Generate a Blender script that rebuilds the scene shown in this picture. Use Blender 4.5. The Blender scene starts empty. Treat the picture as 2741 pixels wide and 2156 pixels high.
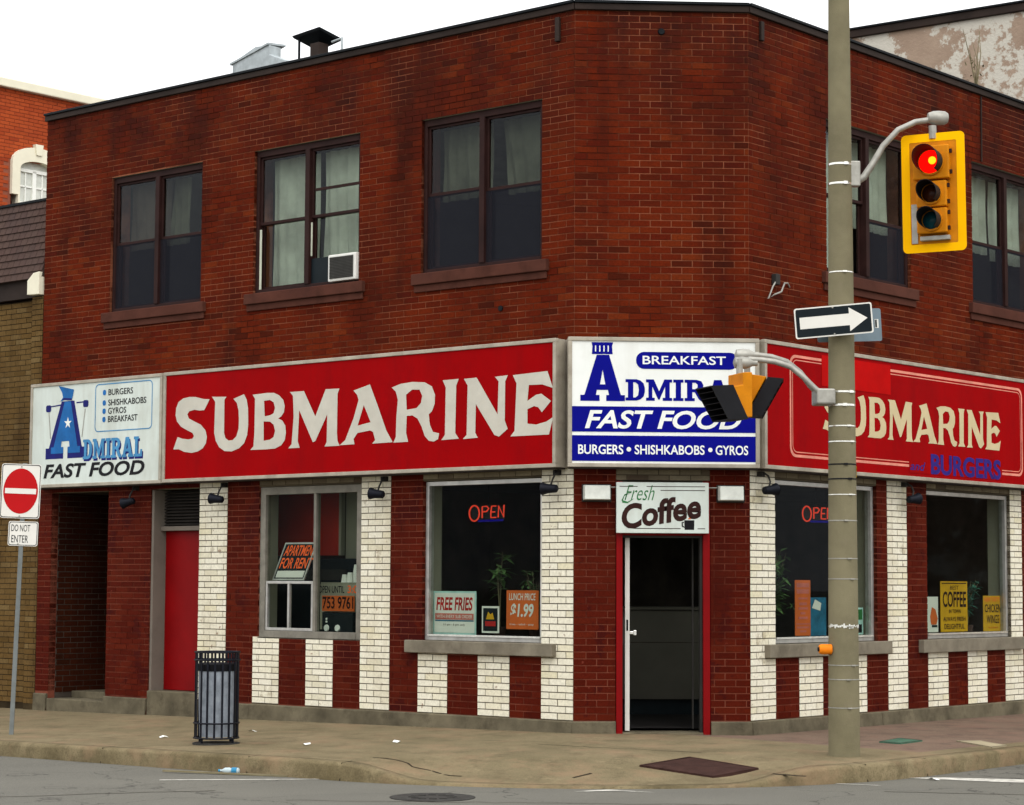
import bpy, bmesh, math, random
from mathutils import Vector, Matrix
random.seed(7)
scene=bpy.context.scene
COL=scene.collection
R=math.radians
# ------------------------------------------------------------------ camera
cam=bpy.data.cameras.new('camera'); cam.sensor_width=36; cam.lens=77.03; cam.clip_end=2000; cam.clip_start=.1
camo=bpy.data.objects.new('camera',cam); COL.objects.link(camo); scene.camera=camo
CAM=Vector((-1.8064,-21.7727,1.5631))
yaw,pit,rol=R(3.1182),R(4.7387),R(.2862)
f_=Vector((math.sin(yaw)*math.cos(pit),math.cos(yaw)*math.cos(pit),math.sin(pit)))
rt_=Vector((math.cos(yaw),-math.sin(yaw),0)); up_=rt_.cross(f_)
r2=rt_*math.cos(rol)+up_*math.sin(rol); u2=up_*math.cos(rol)-rt_*math.sin(rol)
camo.matrix_world=Matrix(((r2.x,u2.x,-f_.x,CAM.x),(r2.y,u2.y,-f_.y,CAM.y),(r2.z,u2.z,-f_.z,CAM.z),(0,0,0,1)))
# ------------------------------------------------------------------ sky, sun, exposure
SUN_EL,SUN_AZ=R(48),R(165)          # azimuth clockwise from +Y (world north)
w=bpy.data.worlds.new('World'); scene.world=w; w.use_nodes=True
nt=w.node_tree; nt.nodes.clear()
wo=nt.nodes.new('ShaderNodeOutputWorld'); bg=nt.nodes.new('ShaderNodeBackground')
sk=nt.nodes.new('ShaderNodeTexSky'); sk.sky_type='NISHITA'; sk.sun_disc=False
sk.sun_elevation=SUN_EL; sk.sun_rotation=SUN_AZ; sk.dust_density=6; sk.air_density=1.5; sk.ozone_density=1
hs=nt.nodes.new('ShaderNodeHueSaturation'); hs.inputs['Saturation'].default_value=.12
# a closed overcast: even white cloud with a little of the clear-sky gradient coming through
ov=nt.nodes.new('ShaderNodeMix'); ov.data_type='RGBA'; ov.inputs[0].default_value=.82; 
tc=nt.nodes.new('ShaderNodeTexCoord'); sx=nt.nodes.new('ShaderNodeSeparateXYZ'); nt.links.new(tc.outputs['Generated'],sx.inputs[0])
cie=nt.nodes.new('ShaderNodeMix'); cie.data_type='RGBA'; cie.clamp_factor=True; nt.links.new(sx.outputs[2],cie.inputs[0])   # overcast sky: brighter towards the zenith
cie.inputs[6].default_value=(6.9,6.95,7.0,1); cie.inputs[7].default_value=(13.0,13.1,13.3,1); nt.links.new(cie.outputs[2],ov.inputs[7])
nt.links.new(sk.outputs[0],hs.inputs['Color']); nt.links.new(hs.outputs[0],ov.inputs[6]); nt.links.new(ov.outputs[2],bg.inputs['Color'])
bg.inputs['Strength'].default_value=.15
nt.links.new(bg.outputs[0],wo.inputs[0])
sl=bpy.data.lights.new('sun','SUN'); sl.energy=.5; sl.angle=R(40); sl.color=(1,.96,.9)
so=bpy.data.objects.new('sun',sl); COL.objects.link(so); so.location=(0,-10,30)
sd=Vector((math.sin(SUN_AZ)*math.cos(SUN_EL),math.cos(SUN_AZ)*math.cos(SUN_EL),math.sin(SUN_EL)))
so.rotation_euler=sd.to_track_quat('Z','Y').to_euler()
vs=scene.view_settings; vs.view_transform='Standard'; vs.look='None'; vs.exposure=.42; vs.gamma=1; vs.use_curve_mapping=False
# ---- plan of the corner: L face runs left, C face is the chamfer, R face runs right
AL=math.radians(43.5552); AR=math.radians(46.4231); WC=1.77
dL=(-math.cos(AL),math.sin(AL)); dR=(math.cos(AR),math.sin(AR))
nL=(-math.sin(AL),-math.cos(AL)); nR=(math.sin(AR),-math.cos(AR))
KQ=(0.214,-5.38); KR=3.9
KC=(KQ[0]+KR*(dL[0]+dR[0]),KQ[1]+KR*(dL[1]+dR[1]))
def sstep(a,b,x):
    t=min(1,max(0,(x-a)/(b-a))); return t*t*(3-2*t)
def kerb_dist(x,y):
    a=3.75-(x*nL[0]+y*nL[1]); b=3.862-(x*nR[0]+y*nR[1])
    if a<KR and b<KR: return KR-math.hypot(x-KC[0],y-KC[1])
    return min(a,b)
def z_walk(x,y):
    sl=x*dL[0]+y*dL[1]; sr=x*dR[0]+y*dR[1]
    z=.1-.0141*min(max(sl,0),12)-.0035*min(max(sr,0),12)-.012*(min(max(-sl,0),6)+min(max(-sr,0),6))
    th=math.degrees(math.atan2(y-KC[1],x-KC[0]))%360
    w=sstep(234,246,th)*(1-sstep(284,297,th))
    return z-.12*w*(1-sstep(0.1,1.5,kerb_dist(x,y)))
def z_road(x,y):
    sl=x*dL[0]+y*dL[1]
    return -.1-.0095*min(max(sl,0),12)
SUB={'S':[[[-5.202,3.66],[-5.291,3.539],[-5.369,3.538],[-5.458,3.552],[-5.547,3.539],[-5.582,3.505],[-5.552,3.455],[-5.455,3.415],[-5.347,3.375],[-5.264,3.305],[-5.237,3.228],[-5.253,3.157],[-5.304,3.1],[-5.392,3.067],[-5.499,3.054],[-5.625,3.071],[-5.716,3.103],[-5.817,3.106],[-5.745,3.248],[-5.665,3.225],[-5.557,3.212],[-5.485,3.218],[-5.461,3.248],[-5.487,3.285],[-5.577,3.318],[-5.687,3.365],[-5.761,3.429],[-5.788,3.502],[-5.779,3.586],[-5.738,3.656],[-5.659,3.693],[-5.551,3.705],[-5.444,3.699],[-5.301,3.668]]],
'U':[[[-5.16,3.687],[-4.915,3.674],[-4.949,3.641],[-4.947,3.263],[-4.922,3.203],[-4.869,3.173],[-4.8,3.175],[-4.739,3.219],[-4.706,3.3],[-4.702,3.394],[-4.711,3.511],[-4.741,3.595],[-4.8,3.645],[-4.623,3.689],[-4.577,3.622],[-4.554,3.527],[-4.547,3.34],[-4.561,3.224],[-4.61,3.133],[-4.695,3.077],[-4.814,3.047],[-4.936,3.056],[-5.024,3.101],[-5.085,3.174],[-5.115,3.27],[-5.106,3.625]]],
'B':[[[-4.479,3.675],[-4.233,3.683],[-4.133,3.678],[-4.049,3.646],[-3.982,3.591],[-3.957,3.521],[-3.969,3.453],[-4.011,3.409],[-4.06,3.388],[-3.994,3.362],[-3.943,3.302],[-3.932,3.222],[-3.95,3.142],[-4.005,3.087],[-4.104,3.054],[-4.254,3.05],[-4.506,3.052],[-4.456,3.092],[-4.443,3.243],[-4.441,3.626]],[[-4.292,3.596],[-4.198,3.602],[-4.137,3.572],[-4.113,3.506],[-4.135,3.449],[-4.194,3.429],[-4.278,3.421]],[[-4.294,3.364],[-4.193,3.359],[-4.132,3.322],[-4.108,3.252],[-4.129,3.184],[-4.189,3.156],[-4.289,3.148]]],
'M':[[[-3.878,3.673],[-3.655,3.673],[-3.472,3.384],[-3.317,3.675],[-3.105,3.671],[-3.132,3.616],[-3.135,3.189],[-3.124,3.099],[-3.091,3.048],[-3.323,3.048],[-3.292,3.094],[-3.287,3.398],[-3.468,3.112],[-3.506,3.102],[-3.726,3.464],[-3.743,3.123],[-3.712,3.049],[-3.895,3.048],[-3.84,3.092],[-3.813,3.4],[-3.828,3.629]]],
'A':[[[-2.891,3.637],[-2.644,3.69],[-2.534,3.474],[-2.393,3.181],[-2.3,3.056],[-2.604,3.052],[-2.559,3.088],[-2.591,3.178],[-2.637,3.195],[-2.822,3.176],[-2.883,3.112],[-2.866,3.056],[-3.092,3.053],[-3.008,3.106],[-2.886,3.335],[-2.812,3.532],[-2.837,3.589]],[[-2.733,3.472],[-2.629,3.283],[-2.823,3.254]]],
'R':[[[-2.323,3.639],[-2.188,3.671],[-2.024,3.682],[-1.846,3.668],[-1.743,3.619],[-1.698,3.53],[-1.703,3.433],[-1.74,3.359],[-1.784,3.328],[-1.768,3.219],[-1.723,3.142],[-1.636,3.123],[-1.65,3.064],[-1.708,3.04],[-1.781,3.051],[-1.84,3.104],[-1.885,3.203],[-1.945,3.292],[-2.02,3.328],[-2.1,3.326],[-2.107,3.147],[-2.076,3.052],[-2.291,3.051],[-2.256,3.109],[-2.25,3.328],[-2.231,3.503],[-2.262,3.592]],[[-2.112,3.551],[-2.023,3.601],[-1.919,3.595],[-1.88,3.528],[-1.897,3.453],[-1.961,3.402],[-2.101,3.391]]],
'I':[[[-1.592,3.675],[-1.368,3.677],[-1.401,3.611],[-1.411,3.118],[-1.359,3.057],[-1.606,3.051],[-1.555,3.103],[-1.548,3.597]]],
'N':[[[-1.296,3.673],[-1.12,3.676],[-0.834,3.284],[-0.823,3.621],[-0.873,3.67],[-0.699,3.677],[-0.734,3.616],[-0.737,3.217],[-0.698,3.131],[-0.813,3.056],[-0.875,3.075],[-1.129,3.404],[-1.135,3.107],[-1.098,3.057],[-1.305,3.05],[-1.254,3.091],[-1.244,3.602]]],
'E':[[[-0.633,3.673],[-0.178,3.688],[-0.105,3.514],[-0.244,3.557],[-0.42,3.561],[-0.438,3.401],[-0.324,3.458],[-0.257,3.465],[-0.131,3.386],[-0.248,3.278],[-0.297,3.332],[-0.351,3.345],[-0.437,3.318],[-0.436,3.172],[-0.323,3.157],[-0.189,3.182],[-0.101,3.225],[-0.156,3.051],[-0.662,3.052],[-0.607,3.106],[-0.583,3.586]]]}
# ------------------------------------------------------------------ frames
def rotz(a): return Matrix.Rotation(a,4,'Z')
FR={'L':rotz(-AL),'C':Matrix.Identity(4),'R':Matrix.Translation((WC,0,0))@rotz(AR),'W':Matrix.Identity(4)}
# local x runs to the right along a face, y goes into the building, z is up.  L face: x is negative
def fr(face,x=0,y=0,z=0): return FR[face]@Matrix.Translation((x,y,z))
# ------------------------------------------------------------------ materials
MATS={}
def nodes(name):
    m=bpy.data.materials.new(name); m.use_nodes=True; n=m.node_tree; n.nodes.clear()
    o=n.nodes.new('ShaderNodeOutputMaterial'); MATS[name]=m
    return m,n,o
def mk(n,t,**k):
    x=n.nodes.new(t)
    for a,b in k.items(): setattr(x,a,b)
    return x
def mixc(n,fac,a,b,blend='MIX'):
    x=mk(n,'ShaderNodeMix',data_type='RGBA',blend_type=blend)
    for s,v in((0,fac),(6,a),(7,b)):
        if hasattr(v,'is_output'): n.links.new(v,x.inputs[s])
        else: x.inputs[s].default_value=v if s==0 else (*v[:3],1)
    return x.outputs[2]
def noise(n,scale,detail=4,rough=.6,coord='pos',stretch=None):
    t=mk(n,'ShaderNodeTexNoise'); t.inputs['Scale'].default_value=scale; t.inputs['Detail'].default_value=detail; t.inputs['Roughness'].default_value=rough
    if coord=='pos': src=mk(n,'ShaderNodeNewGeometry').outputs['Position']
    else: src=mk(n,'ShaderNodeTexCoord').outputs['Object']
    if stretch:
        mp=mk(n,'ShaderNodeMapping'); mp.inputs['Scale'].default_value=stretch; n.links.new(src,mp.inputs[0]); src=mp.outputs[0]
    n.links.new(src,t.inputs['Vector']); return t.outputs['Fac']
def ramp(n,fac,a,b):
    x=mk(n,'ShaderNodeMapRange'); n.links.new(fac,x.inputs[0]); x.inputs[1].default_value=a; x.inputs[2].default_value=b; return x.outputs[0]
def mul(n,a,b):
    x=mk(n,'ShaderNodeMath',operation='MULTIPLY')
    for i,v in enumerate((a,b)):
        if hasattr(v,'is_output'): n.links.new(v,x.inputs[i])
        else: x.inputs[i].default_value=v
    return x.outputs[0]
def add(n,a,b):
    x=mk(n,'ShaderNodeMath',operation='ADD')
    for i,v in enumerate((a,b)):
        if hasattr(v,'is_output'): n.links.new(v,x.inputs[i])
        else: x.inputs[i].default_value=v
    return x.outputs[0]
def principled(n,o,col,rough=.7,metal=0,bump=None,bd=.3,bdist=.01,emit=None,spec=.3):
    p=mk(n,'ShaderNodeBsdfPrincipled')
    if hasattr(col,'is_output'): n.links.new(col,p.inputs['Base Color'])
    else: p.inputs['Base Color'].default_value=(*col,1)
    if hasattr(rough,'is_output'): n.links.new(rough,p.inputs['Roughness'])
    else: p.inputs['Roughness'].default_value=rough
    p.inputs['Metallic'].default_value=metal; p.inputs['Specular IOR Level'].default_value=spec
    if bump is not None:
        b=mk(n,'ShaderNodeBump'); b.inputs['Strength'].default_value=bd; b.inputs['Distance'].default_value=bdist
        n.links.new(bump,b.inputs['Height']); n.links.new(b.outputs[0],p.inputs['Normal'])
    if emit:
        if hasattr(col,'is_output'): n.links.new(col,p.inputs['Emission Color'])
        else: p.inputs['Emission Color'].default_value=(*col,1)
        p.inputs['Emission Strength'].default_value=emit
    n.links.new(p.outputs[0],o.inputs[0]); return p
def mat(name,col,rough=.6,metal=0,var=.25,scale=6,spec=.1,emit=None,bump=.0,dirt=None,streak=None):
    """painted / moulded surface with uneven colour, fine relief and optional grime"""
    if name in MATS: return MATS[name]
    m,n,o=nodes(name)
    c=mixc(n,ramp(n,noise(n,scale),.3,.7),tuple(v*(1-var) for v in col),tuple(min(1,v*(1+var*.5)) for v in col))
    if dirt:
        g=noise(n,dirt[0],6,.7); c=mixc(n,mul(n,ramp(n,g,.5,.75),dirt[2]),c,dirt[1])
    if streak:
        g=noise(n,3.2,6,.65,stretch=(1,1,.12)); c=mixc(n,mul(n,ramp(n,g,.46,.72),streak[1]),c,streak[0])
    fine=noise(n,scale*25,3)
    principled(n,o,c,rough,metal,fine if bump else None,bump,.004,emit,spec)
    return m
def emis(name,col,s):
    m,n,o=nodes(name); e=mk(n,'ShaderNodeEmission'); e.inputs[0].default_value=(*col,1); e.inputs[1].default_value=s
    n.links.new(e.outputs[0],o.inputs[0]); return m
def tint(n):
    a=mk(n,'ShaderNodeAttribute',attribute_type='GEOMETRY',attribute_name='tint'); b=mk(n,'ShaderNodeAttribute',attribute_type='OBJECT',attribute_name='tint')
    return add(n,a.outputs['Fac'],b.outputs['Fac'])
def brickmat(name,cols,grime,gfac,rough=.8,gscale=.9,spec=.025,glo=.45,ghi=.75,bump=.5):
    m,n,o=nodes(name)
    cr=mk(n,'ShaderNodeValToRGB'); e=cr.color_ramp.elements
    for i,c in enumerate(cols):
        pos=i/(len(cols)-1)
        el=e[i] if i<2 else e.new(pos)
        el.position=pos; el.color=(*c,1)
    e[1].position=1/(len(cols)-1)
    n.links.new(tint(n),cr.inputs[0])
    c=cr.outputs[0]
    c=mixc(n,mul(n,ramp(n,noise(n,38,4,.7),.35,.75),.45),c,tuple(v*.45 for v in cols[0]))
    c=mixc(n,mul(n,ramp(n,noise(n,gscale,5,.62),glo,ghi),gfac),c,grime)
    c=mixc(n,mul(n,ramp(n,noise(n,2.2,4,.6,stretch=(1,1,.16)),.52,.74),gfac*.8),c,grime)
    principled(n,o,c,rough,0,noise(n,150,3),bump,.004,None,spec)
    return m
def soot(m,z0,z1):
    n=m.node_tree; p=next(q for q in n.nodes if q.type=='BSDF_PRINCIPLED'); src=p.inputs['Base Color'].links[0].from_socket
    g=mk(n,'ShaderNodeNewGeometry'); sx=mk(n,'ShaderNodeSeparateXYZ'); n.links.new(g.outputs['Position'],sx.inputs[0])
    band=ramp(n,add(n,sx.outputs[2],mul(n,noise(n,.7,4,.6),1.6)),z0+.8,z1+.8)
    f=mul(n,band,ramp(n,noise(n,1.6,6,.7,stretch=(1,1,.55)),.40,.62)); c=mixc(n,mul(n,f,.62),src,(.020,.008,.007)); n.links.new(c,p.inputs['Base Color'])
M_brick=brickmat('red_brick',[(.060,.009,.0035),(.112,.0125,.0035),(.135,.017,.004),(.092,.0095,.0035),(.155,.024,.0055)],(.020,.006,.0045),.75)
M_painted=brickmat('painted_red_brick',[(.066,.0065,.0025),(.088,.009,.0035),(.108,.014,.005)],(.03,.004,.003),.7,.55,.3)
M_white=brickmat('white_glazed_brick',[(.70,.65,.49),(.80,.755,.60),(.84,.80,.66),(.76,.70,.50)],(.36,.28,.15),.55,.35,.3,glo=.55,ghi=.85,bump=.2)
soot(M_brick,6.0,7.0)
def chips(m,col,scale,thr,amt):
    n=m.node_tree; p=next(q for q in n.nodes if q.type=='BSDF_PRINCIPLED'); src=p.inputs['Base Color'].links[0].from_socket
    n.links.new(mixc(n,mul(n,ramp(n,noise(n,scale,5,.65),thr,thr+.04),amt),src,col),p.inputs['Base Color'])
chips(M_white,(.20,.10,.06),11,.655,.75); chips(M_white,(.30,.24,.15),3.5,.62,.5); chips(M_painted,(.20,.045,.028),16,.66,.6); chips(M_painted,(.035,.004,.004),2.4,.56,.6)
M_cream=brickmat('dirty_cream_brick',[(.30,.25,.16),(.24,.2,.13),(.09,.06,.04)],(.05,.04,.03),.6,.6)
M_yellow=brickmat('yellow_brick',[(.105,.062,.020),(.15,.092,.034),(.125,.072,.024),(.18,.12,.05)],(.04,.022,.010),.8)
M_farbrick=brickmat('orange_red_brick',[(.36,.062,.018),(.44,.08,.024),(.30,.046,.016)],(.18,.03,.015),.4)
def mortar(name,a,b,lo=.4,hi=.62,scale=1.1):
    m,n,o=nodes(name)
    c=mixc(n,ramp(n,noise(n,scale,5,.6),lo,hi),a,b)
    principled(n,o,c,.95,0,noise(n,120,3),.5,.003,None,.1); return m
M_mort=mortar('pale_mortar',(.055,.011,.005),(.25,.085,.043),.38,.56)
M_mortdk=mortar('dark_mortar',(.05,.038,.026),(.10,.08,.05))
M_mortred=mortar('painted_mortar',(.065,.008,.004),(.19,.055,.032),.36,.54)
M_morty=mortar('yellow_mortar',(.02,.013,.006),(.06,.042,.02))
M_conc=mat('plinth_concrete',(.135,.115,.075),.95,var=.45,scale=3,bump=.8,dirt=(5,(.045,.036,.024),.8))
M_stone=mat('sill_stone',(.20,.175,.13),.9,var=.25,scale=5,bump=.5,dirt=(3,(.09,.075,.055),.7))
M_usill=mat('brown_sill_stone',(.085,.030,.020),.9,var=.35,scale=4,bump=.5,dirt=(2,(.03,.011,.009),.8))
M_coping=mat('dark_coping',(.030,.020,.016),.6,var=.4,scale=2)
M_copedge=mat('black_coping_edge',(.006,.008,.010),.5)
M_brown=mat('brown_window_paint',(.026,.010,.0085),.6,var=.3,scale=5)
M_alum=mat('aluminium',(.50,.49,.46),.4,.7,var=.2,scale=8,dirt=(6,(.2,.18,.15),.5))
M_alumdk=mat('weathered_grey_frame',(.22,.205,.17),.55,.2,var=.3,scale=5,dirt=(7,(.1,.09,.07),.6))
M_signframe=mat('sign_frame_metal',(.40,.36,.29),.5,.25,var=.25,scale=4,dirt=(5,(.2,.16,.12),.6))
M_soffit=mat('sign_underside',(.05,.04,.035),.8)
M_redpaint=mat('red_door_paint',(.20,.0015,.0025),.45,var=.15,scale=3)
M_signred=mat('sign_red_acrylic',(.285,.0008,.002),.5,var=.12,scale=1.2,emit=.03,spec=.02,dirt=(2.5,(.20,.001,.003),.6),streak=((.17,.003,.004),.45))
M_signred2=mat('sign_bright_red_patch',(.43,.002,.002),.5,var=.2,scale=3,emit=.02,spec=.03)
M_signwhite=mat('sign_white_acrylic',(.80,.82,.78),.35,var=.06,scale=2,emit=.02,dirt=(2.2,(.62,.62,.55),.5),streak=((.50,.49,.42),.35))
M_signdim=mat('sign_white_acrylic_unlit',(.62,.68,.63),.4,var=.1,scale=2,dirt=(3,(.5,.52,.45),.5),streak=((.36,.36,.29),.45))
M_letter=mat('letter_offwhite',(.53,.505,.43),.5,var=.1,scale=5,dirt=(9,(.5,.46,.38),.5))
M_lettercream=mat('letter_cream',(.56,.46,.27),.4,var=.1,scale=4)
M_pinstripe=mat('pinstripe_pink',(.70,.25,.18),.4)
M_navy=mat('sign_navy',(.004,.005,.22),.5,var=.12,scale=3,spec=.03)
M_navydk=mat('sign_dark_navy',(.006,.008,.13),.35)
M_purple=mat('letter_purple_blue',(.022,.012,.17),.4)
M_sky=mat('letter_sky_blue',(.010,.12,.36),.4)
M_skypale=mat('letter_pale_blue',(.06,.24,.46),.4)
M_black=mat('print_black',(.008,.008,.010),.5)
M_blackmetal=mat('black_metal',(.010,.011,.016),.45,.3,var=.3,scale=9)
M_lampgrey=mat('lamp_dark_grey',(.035,.033,.03),.6)
M_lens=mat('lamp_frosted_lens',(.62,.64,.58),.3,var=.15,scale=9)
M_green=mat('print_green',(.03,.16,.05),.5)
M_coffee=mat('print_coffee_brown',(.03,.010,.008),.5)
M_paper=mat('white_card',(.72,.72,.66),.7,var=.08)
M_cup=mat('white_paper_cup',(.85,.86,.80),.5,var=.05)
M_orange=mat('orange_card',(.62,.13,.03),.7,var=.12)
M_orangetxt=mat('fluorescent_orange',(.95,.14,.03),.6,emit=.15)
M_yellowcard=mat('yellow_card',(.62,.34,.015),.7,var=.12)
M_cyan=mat('pale_cyan_card',(.42,.66,.62),.7)
M_bluecard=mat('teal_poster',(.02,.14,.25),.6,var=.4,scale=10)
M_redprint=mat('red_print',(.42,.02,.02),.6)
M_pinkprint=mat('faded_red_print',(.55,.15,.12),.6)
M_conpole=mat('concrete_pole',(.185,.163,.098),.9,var=.2,scale=3,bump=.7,dirt=(9,(.2,.17,.11),.5))
M_steel=mat('galvanised_steel',(.36,.35,.31),.5,.4,var=.25,scale=12)
M_band=mat('bright_steel_band',(.85,.84,.78),.22,.85,var=.2,scale=20)
M_ylw=mat('signal_yellow_border',(1.0,.50,.001),.5,var=.06,scale=4,spec=.03)
M_ylwh=mat('signal_yellow_housing',(.58,.20,.003),.5,var=.2,scale=5,dirt=(8,(.3,.12,.01),.5))
M_visor=mat('signal_visor_black',(.012,.012,.014),.6)
M_redlens=emis('lit_red_lens',(1,.002,.001),1.3)
M_redlens2=emis('lit_red_lens_core',(1,.42,.01),1.6)
M_amber=mat('dark_amber_lens',(.06,.015,.006),.25)
M_greenlens=mat('dark_green_lens',(.005,.06,.075),.25)
M_blueback=mat('blue_grey_sign_back',(.17,.22,.25),.5,.3,var=.15,scale=6)
M_sgnwhite=mat('street_sign_white',(.72,.70,.64),.45,var=.06,scale=5)
M_sgnblack=mat('street_sign_black',(.008,.013,.016),.45)
M_sgnred=mat('street_sign_red',(.45,.006,.008),.45,var=.05)
M_liner=mat('grey_bin_liner',(.26,.29,.33),.55,var=.3,scale=14)
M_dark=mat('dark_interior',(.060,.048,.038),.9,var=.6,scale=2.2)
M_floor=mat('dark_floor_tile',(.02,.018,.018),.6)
M_inwall=mat('green_grey_interior_paint',(.30,.29,.22),.8,var=.1,scale=2)
M_counter=mat('counter_laminate',(.095,.088,.07),.6,var=.15,scale=2)
M_redboard=mat('red_interior_board',(.40,.022,.010),.7,var=.3,scale=2)
M_louver=mat('dark_louver',(.035,.03,.026),.7)
M_greyframe=mat('grey_door_frame',(.165,.14,.115),.7,var=.2,scale=4,dirt=(4,(.13,.1,.08),.6))
M_curt=mat('pale_green_curtain',(.56,.58,.46),.9,var=.25,scale=3)
M_curtdk=mat('brown_grey_curtain',(.095,.075,.058),.9,var=.4,scale=2.5)
M_curtgr=mat('olive_curtain',(.13,.13,.09),.9,var=.4,scale=3)
M_white_plastic=mat('white_plastic',(.72,.71,.66),.5,var=.08)
M_grille=mat('grey_grille',(.10,.10,.09),.7)
M_shingle=brickmat('mauve_shingle',[(.078,.050,.042),(.098,.062,.050),(.086,.052,.044)],(.06,.046,.046),.6,.9)
M_stonewhite=mat('white_stone_trim',(.78,.74,.58),.8,var=.08,scale=3)
M_roof=mat('roof_felt',(.05,.045,.04),.95)
M_galv=mat('galvanised_cowl',(.42,.46,.47),.5,.25,var=.25,scale=9)
M_leaf=mat('plant_leaf',(.10,.19,.06),.6,var=.5,scale=12)
M_leafblue=mat('bluish_plant_leaf',(.05,.19,.14),.6,var=.5,scale=12)
M_stem=mat('plant_stem',(.20,.17,.10),.8)
M_pot=mat('plant_pot',(.06,.035,.03),.8)
M_platebrown=mat('rusty_steel_plate',(.050,.024,.019),.7,.3,var=.35,scale=7,bump=.6)
M_plategreen=mat('green_cover_plate',(.06,.13,.085),.7,var=.3,scale=8)
M_platebeige=mat('beige_cover_plate',(.34,.29,.19),.9,var=.2,scale=5)
M_paint=mat('worn_road_paint',(.55,.53,.47),.8,var=.35,scale=9,dirt=(12,(.2,.19,.16),.9))
M_iron=mat('cast_iron',(.05,.048,.044),.7,.3,var=.4,scale=15)
M_neon=emis('neon_red',(1,.075,.035),.6)
M_neonblue=emis('neon_blue',(.04,.02,1),.12)
M_bottle=mat('crushed_bottle_plastic',(.45,.54,.56),.2,var=.2,scale=20)
M_bluecap=mat('blue_bottle_label',(.04,.22,.38),.4)
M_pedor=mat('orange_button_box',(.75,.20,.008),.5)
def glassmat(name,ior,tintc):
    m,n,o=nodes(name); t=mk(n,'ShaderNodeBsdfTransparent'); t.inputs[0].default_value=(*tintc,1)
    g=mk(n,'ShaderNodeBsdfGlossy'); g.inputs['Roughness'].default_value=.02; g.inputs[0].default_value=(.9,.95,1,1)
    f=mk(n,'ShaderNodeFresnel'); f.inputs[0].default_value=ior
    gb=mk(n,'ShaderNodeNewGeometry'); iv=mk(n,'ShaderNodeMath',operation='SUBTRACT'); iv.inputs[0].default_value=1; n.links.new(gb.outputs['Backfacing'],iv.inputs[1])
    x=mk(n,'ShaderNodeMixShader'); n.links.new(mul(n,f.outputs[0],iv.outputs[0]),x.inputs[0]); n.links.new(t.outputs[0],x.inputs[1]); n.links.new(g.outputs[0],x.inputs[2])
    n.links.new(x.outputs[0],o.inputs[0]); return m
M_glass=glassmat('window_glass',1.11,(.82,.85,.82)); M_glassup=glassmat('upper_window_glass',1.28,(.80,.83,.82))
def screenmat():
    m,n,o=nodes('insect_screen'); t=mk(n,'ShaderNodeBsdfTransparent'); t.inputs[0].default_value=(1,1,1,1)
    d=mk(n,'ShaderNodeBsdfDiffuse'); d.inputs[0].default_value=(.022,.023,.030,1)
    x=mk(n,'ShaderNodeMixShader'); x.inputs[0].default_value=.55; n.links.new(t.outputs[0],x.inputs[1]); n.links.new(d.outputs[0],x.inputs[2]); n.links.new(x.outputs[0],o.inputs[0]); return m
M_screen=screenmat()
def roadmat():
    m,n,o=nodes('asphalt')
    c=mixc(n,ramp(n,noise(n,.8,5,.6),.35,.7),(.085,.081,.067),(.122,.116,.095))
    c=mixc(n,ramp(n,noise(n,90,2,.5),.3,.75),c,(.165,.158,.132)); c=mixc(n,mul(n,ramp(n,noise(n,160,2,.5),.55,.7),.8),c,(.035,.033,.03))
    vr=mk(n,'ShaderNodeTexVoronoi',feature='DISTANCE_TO_EDGE'); vr.inputs['Scale'].default_value=.42
    wn=mk(n,'ShaderNodeTexNoise'); wn.inputs['Scale'].default_value=1.8; wn.inputs['Detail'].default_value=5
    g=mk(n,'ShaderNodeNewGeometry'); n.links.new(g.outputs['Position'],wn.inputs['Vector'])
    vm=mk(n,'ShaderNodeVectorMath',operation='SCALE'); vm.inputs[3].default_value=.9; n.links.new(wn.outputs['Color'],vm.inputs[0])
    va=mk(n,'ShaderNodeVectorMath',operation='ADD'); n.links.new(g.outputs['Position'],va.inputs[0]); n.links.new(vm.outputs[0],va.inputs[1]); n.links.new(va.outputs[0],vr.inputs['Vector'])
    cr=ramp(n,vr.outputs['Distance'],.006,.0); c=mixc(n,mul(n,cr,.75),c,(.025,.023,.02))
    principled(n,o,c,.9,0,noise(n,170,3),.8,.006,None,.25); return m
def walkmat(name,a,b,st):
    m,n,o=nodes(name)
    c=mixc(n,ramp(n,noise(n,.9,6,.65),.35,.68),a,b)
    c=mixc(n,mul(n,ramp(n,noise(n,3.2,6,.7),.48,.68),.7),c,st)
    c=mixc(n,mul(n,ramp(n,noise(n,5.1,6,.75),.56,.7),.5),c,tuple(min(1,v*1.35) for v in b))
    c=mixc(n,mul(n,ramp(n,noise(n,70,3,.6),.45,.75),.5),c,tuple(v*.45 for v in a))
    c=mixc(n,mul(n,ramp(n,noise(n,1.9,5,.7),.50,.66),.55),c,(b[0]*1.05,b[1]*.86,b[2]*.88))
    c=mixc(n,mul(n,ramp(n,noise(n,26,4,.7),.60,.70),.55),c,tuple(v*.5 for v in a))
    principled(n,o,c,.95,0,noise(n,90,4),.6,.005,None,.15); return m
M_road=roadmat(); M_walk=walkmat('sidewalk_concrete',(.145,.117,.064),(.215,.17,.098),(.095,.073,.040))
M_walkred=walkmat('reddish_paving',(.14,.095,.068),(.185,.128,.092),(.09,.06,.045))
M_kerb=walkmat('kerb_concrete',(.115,.09,.045),(.22,.175,.10),(.06,.046,.022))
def peelmat():
    m,n,o=nodes('peeling_white_stucco')
    c=mixc(n,ramp(n,noise(n,1.4,4,.6),.3,.7),(.26,.185,.135),(.36,.27,.20))
    pz=noise(n,.85,9,.72); c=mixc(n,ramp(n,pz,.50,.525),c,(.52,.49,.42))
    p=principled(n,o,c,.95,0,noise(n,20,4),.5,.02,None,.1); return m
M_peel=peelmat()
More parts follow.
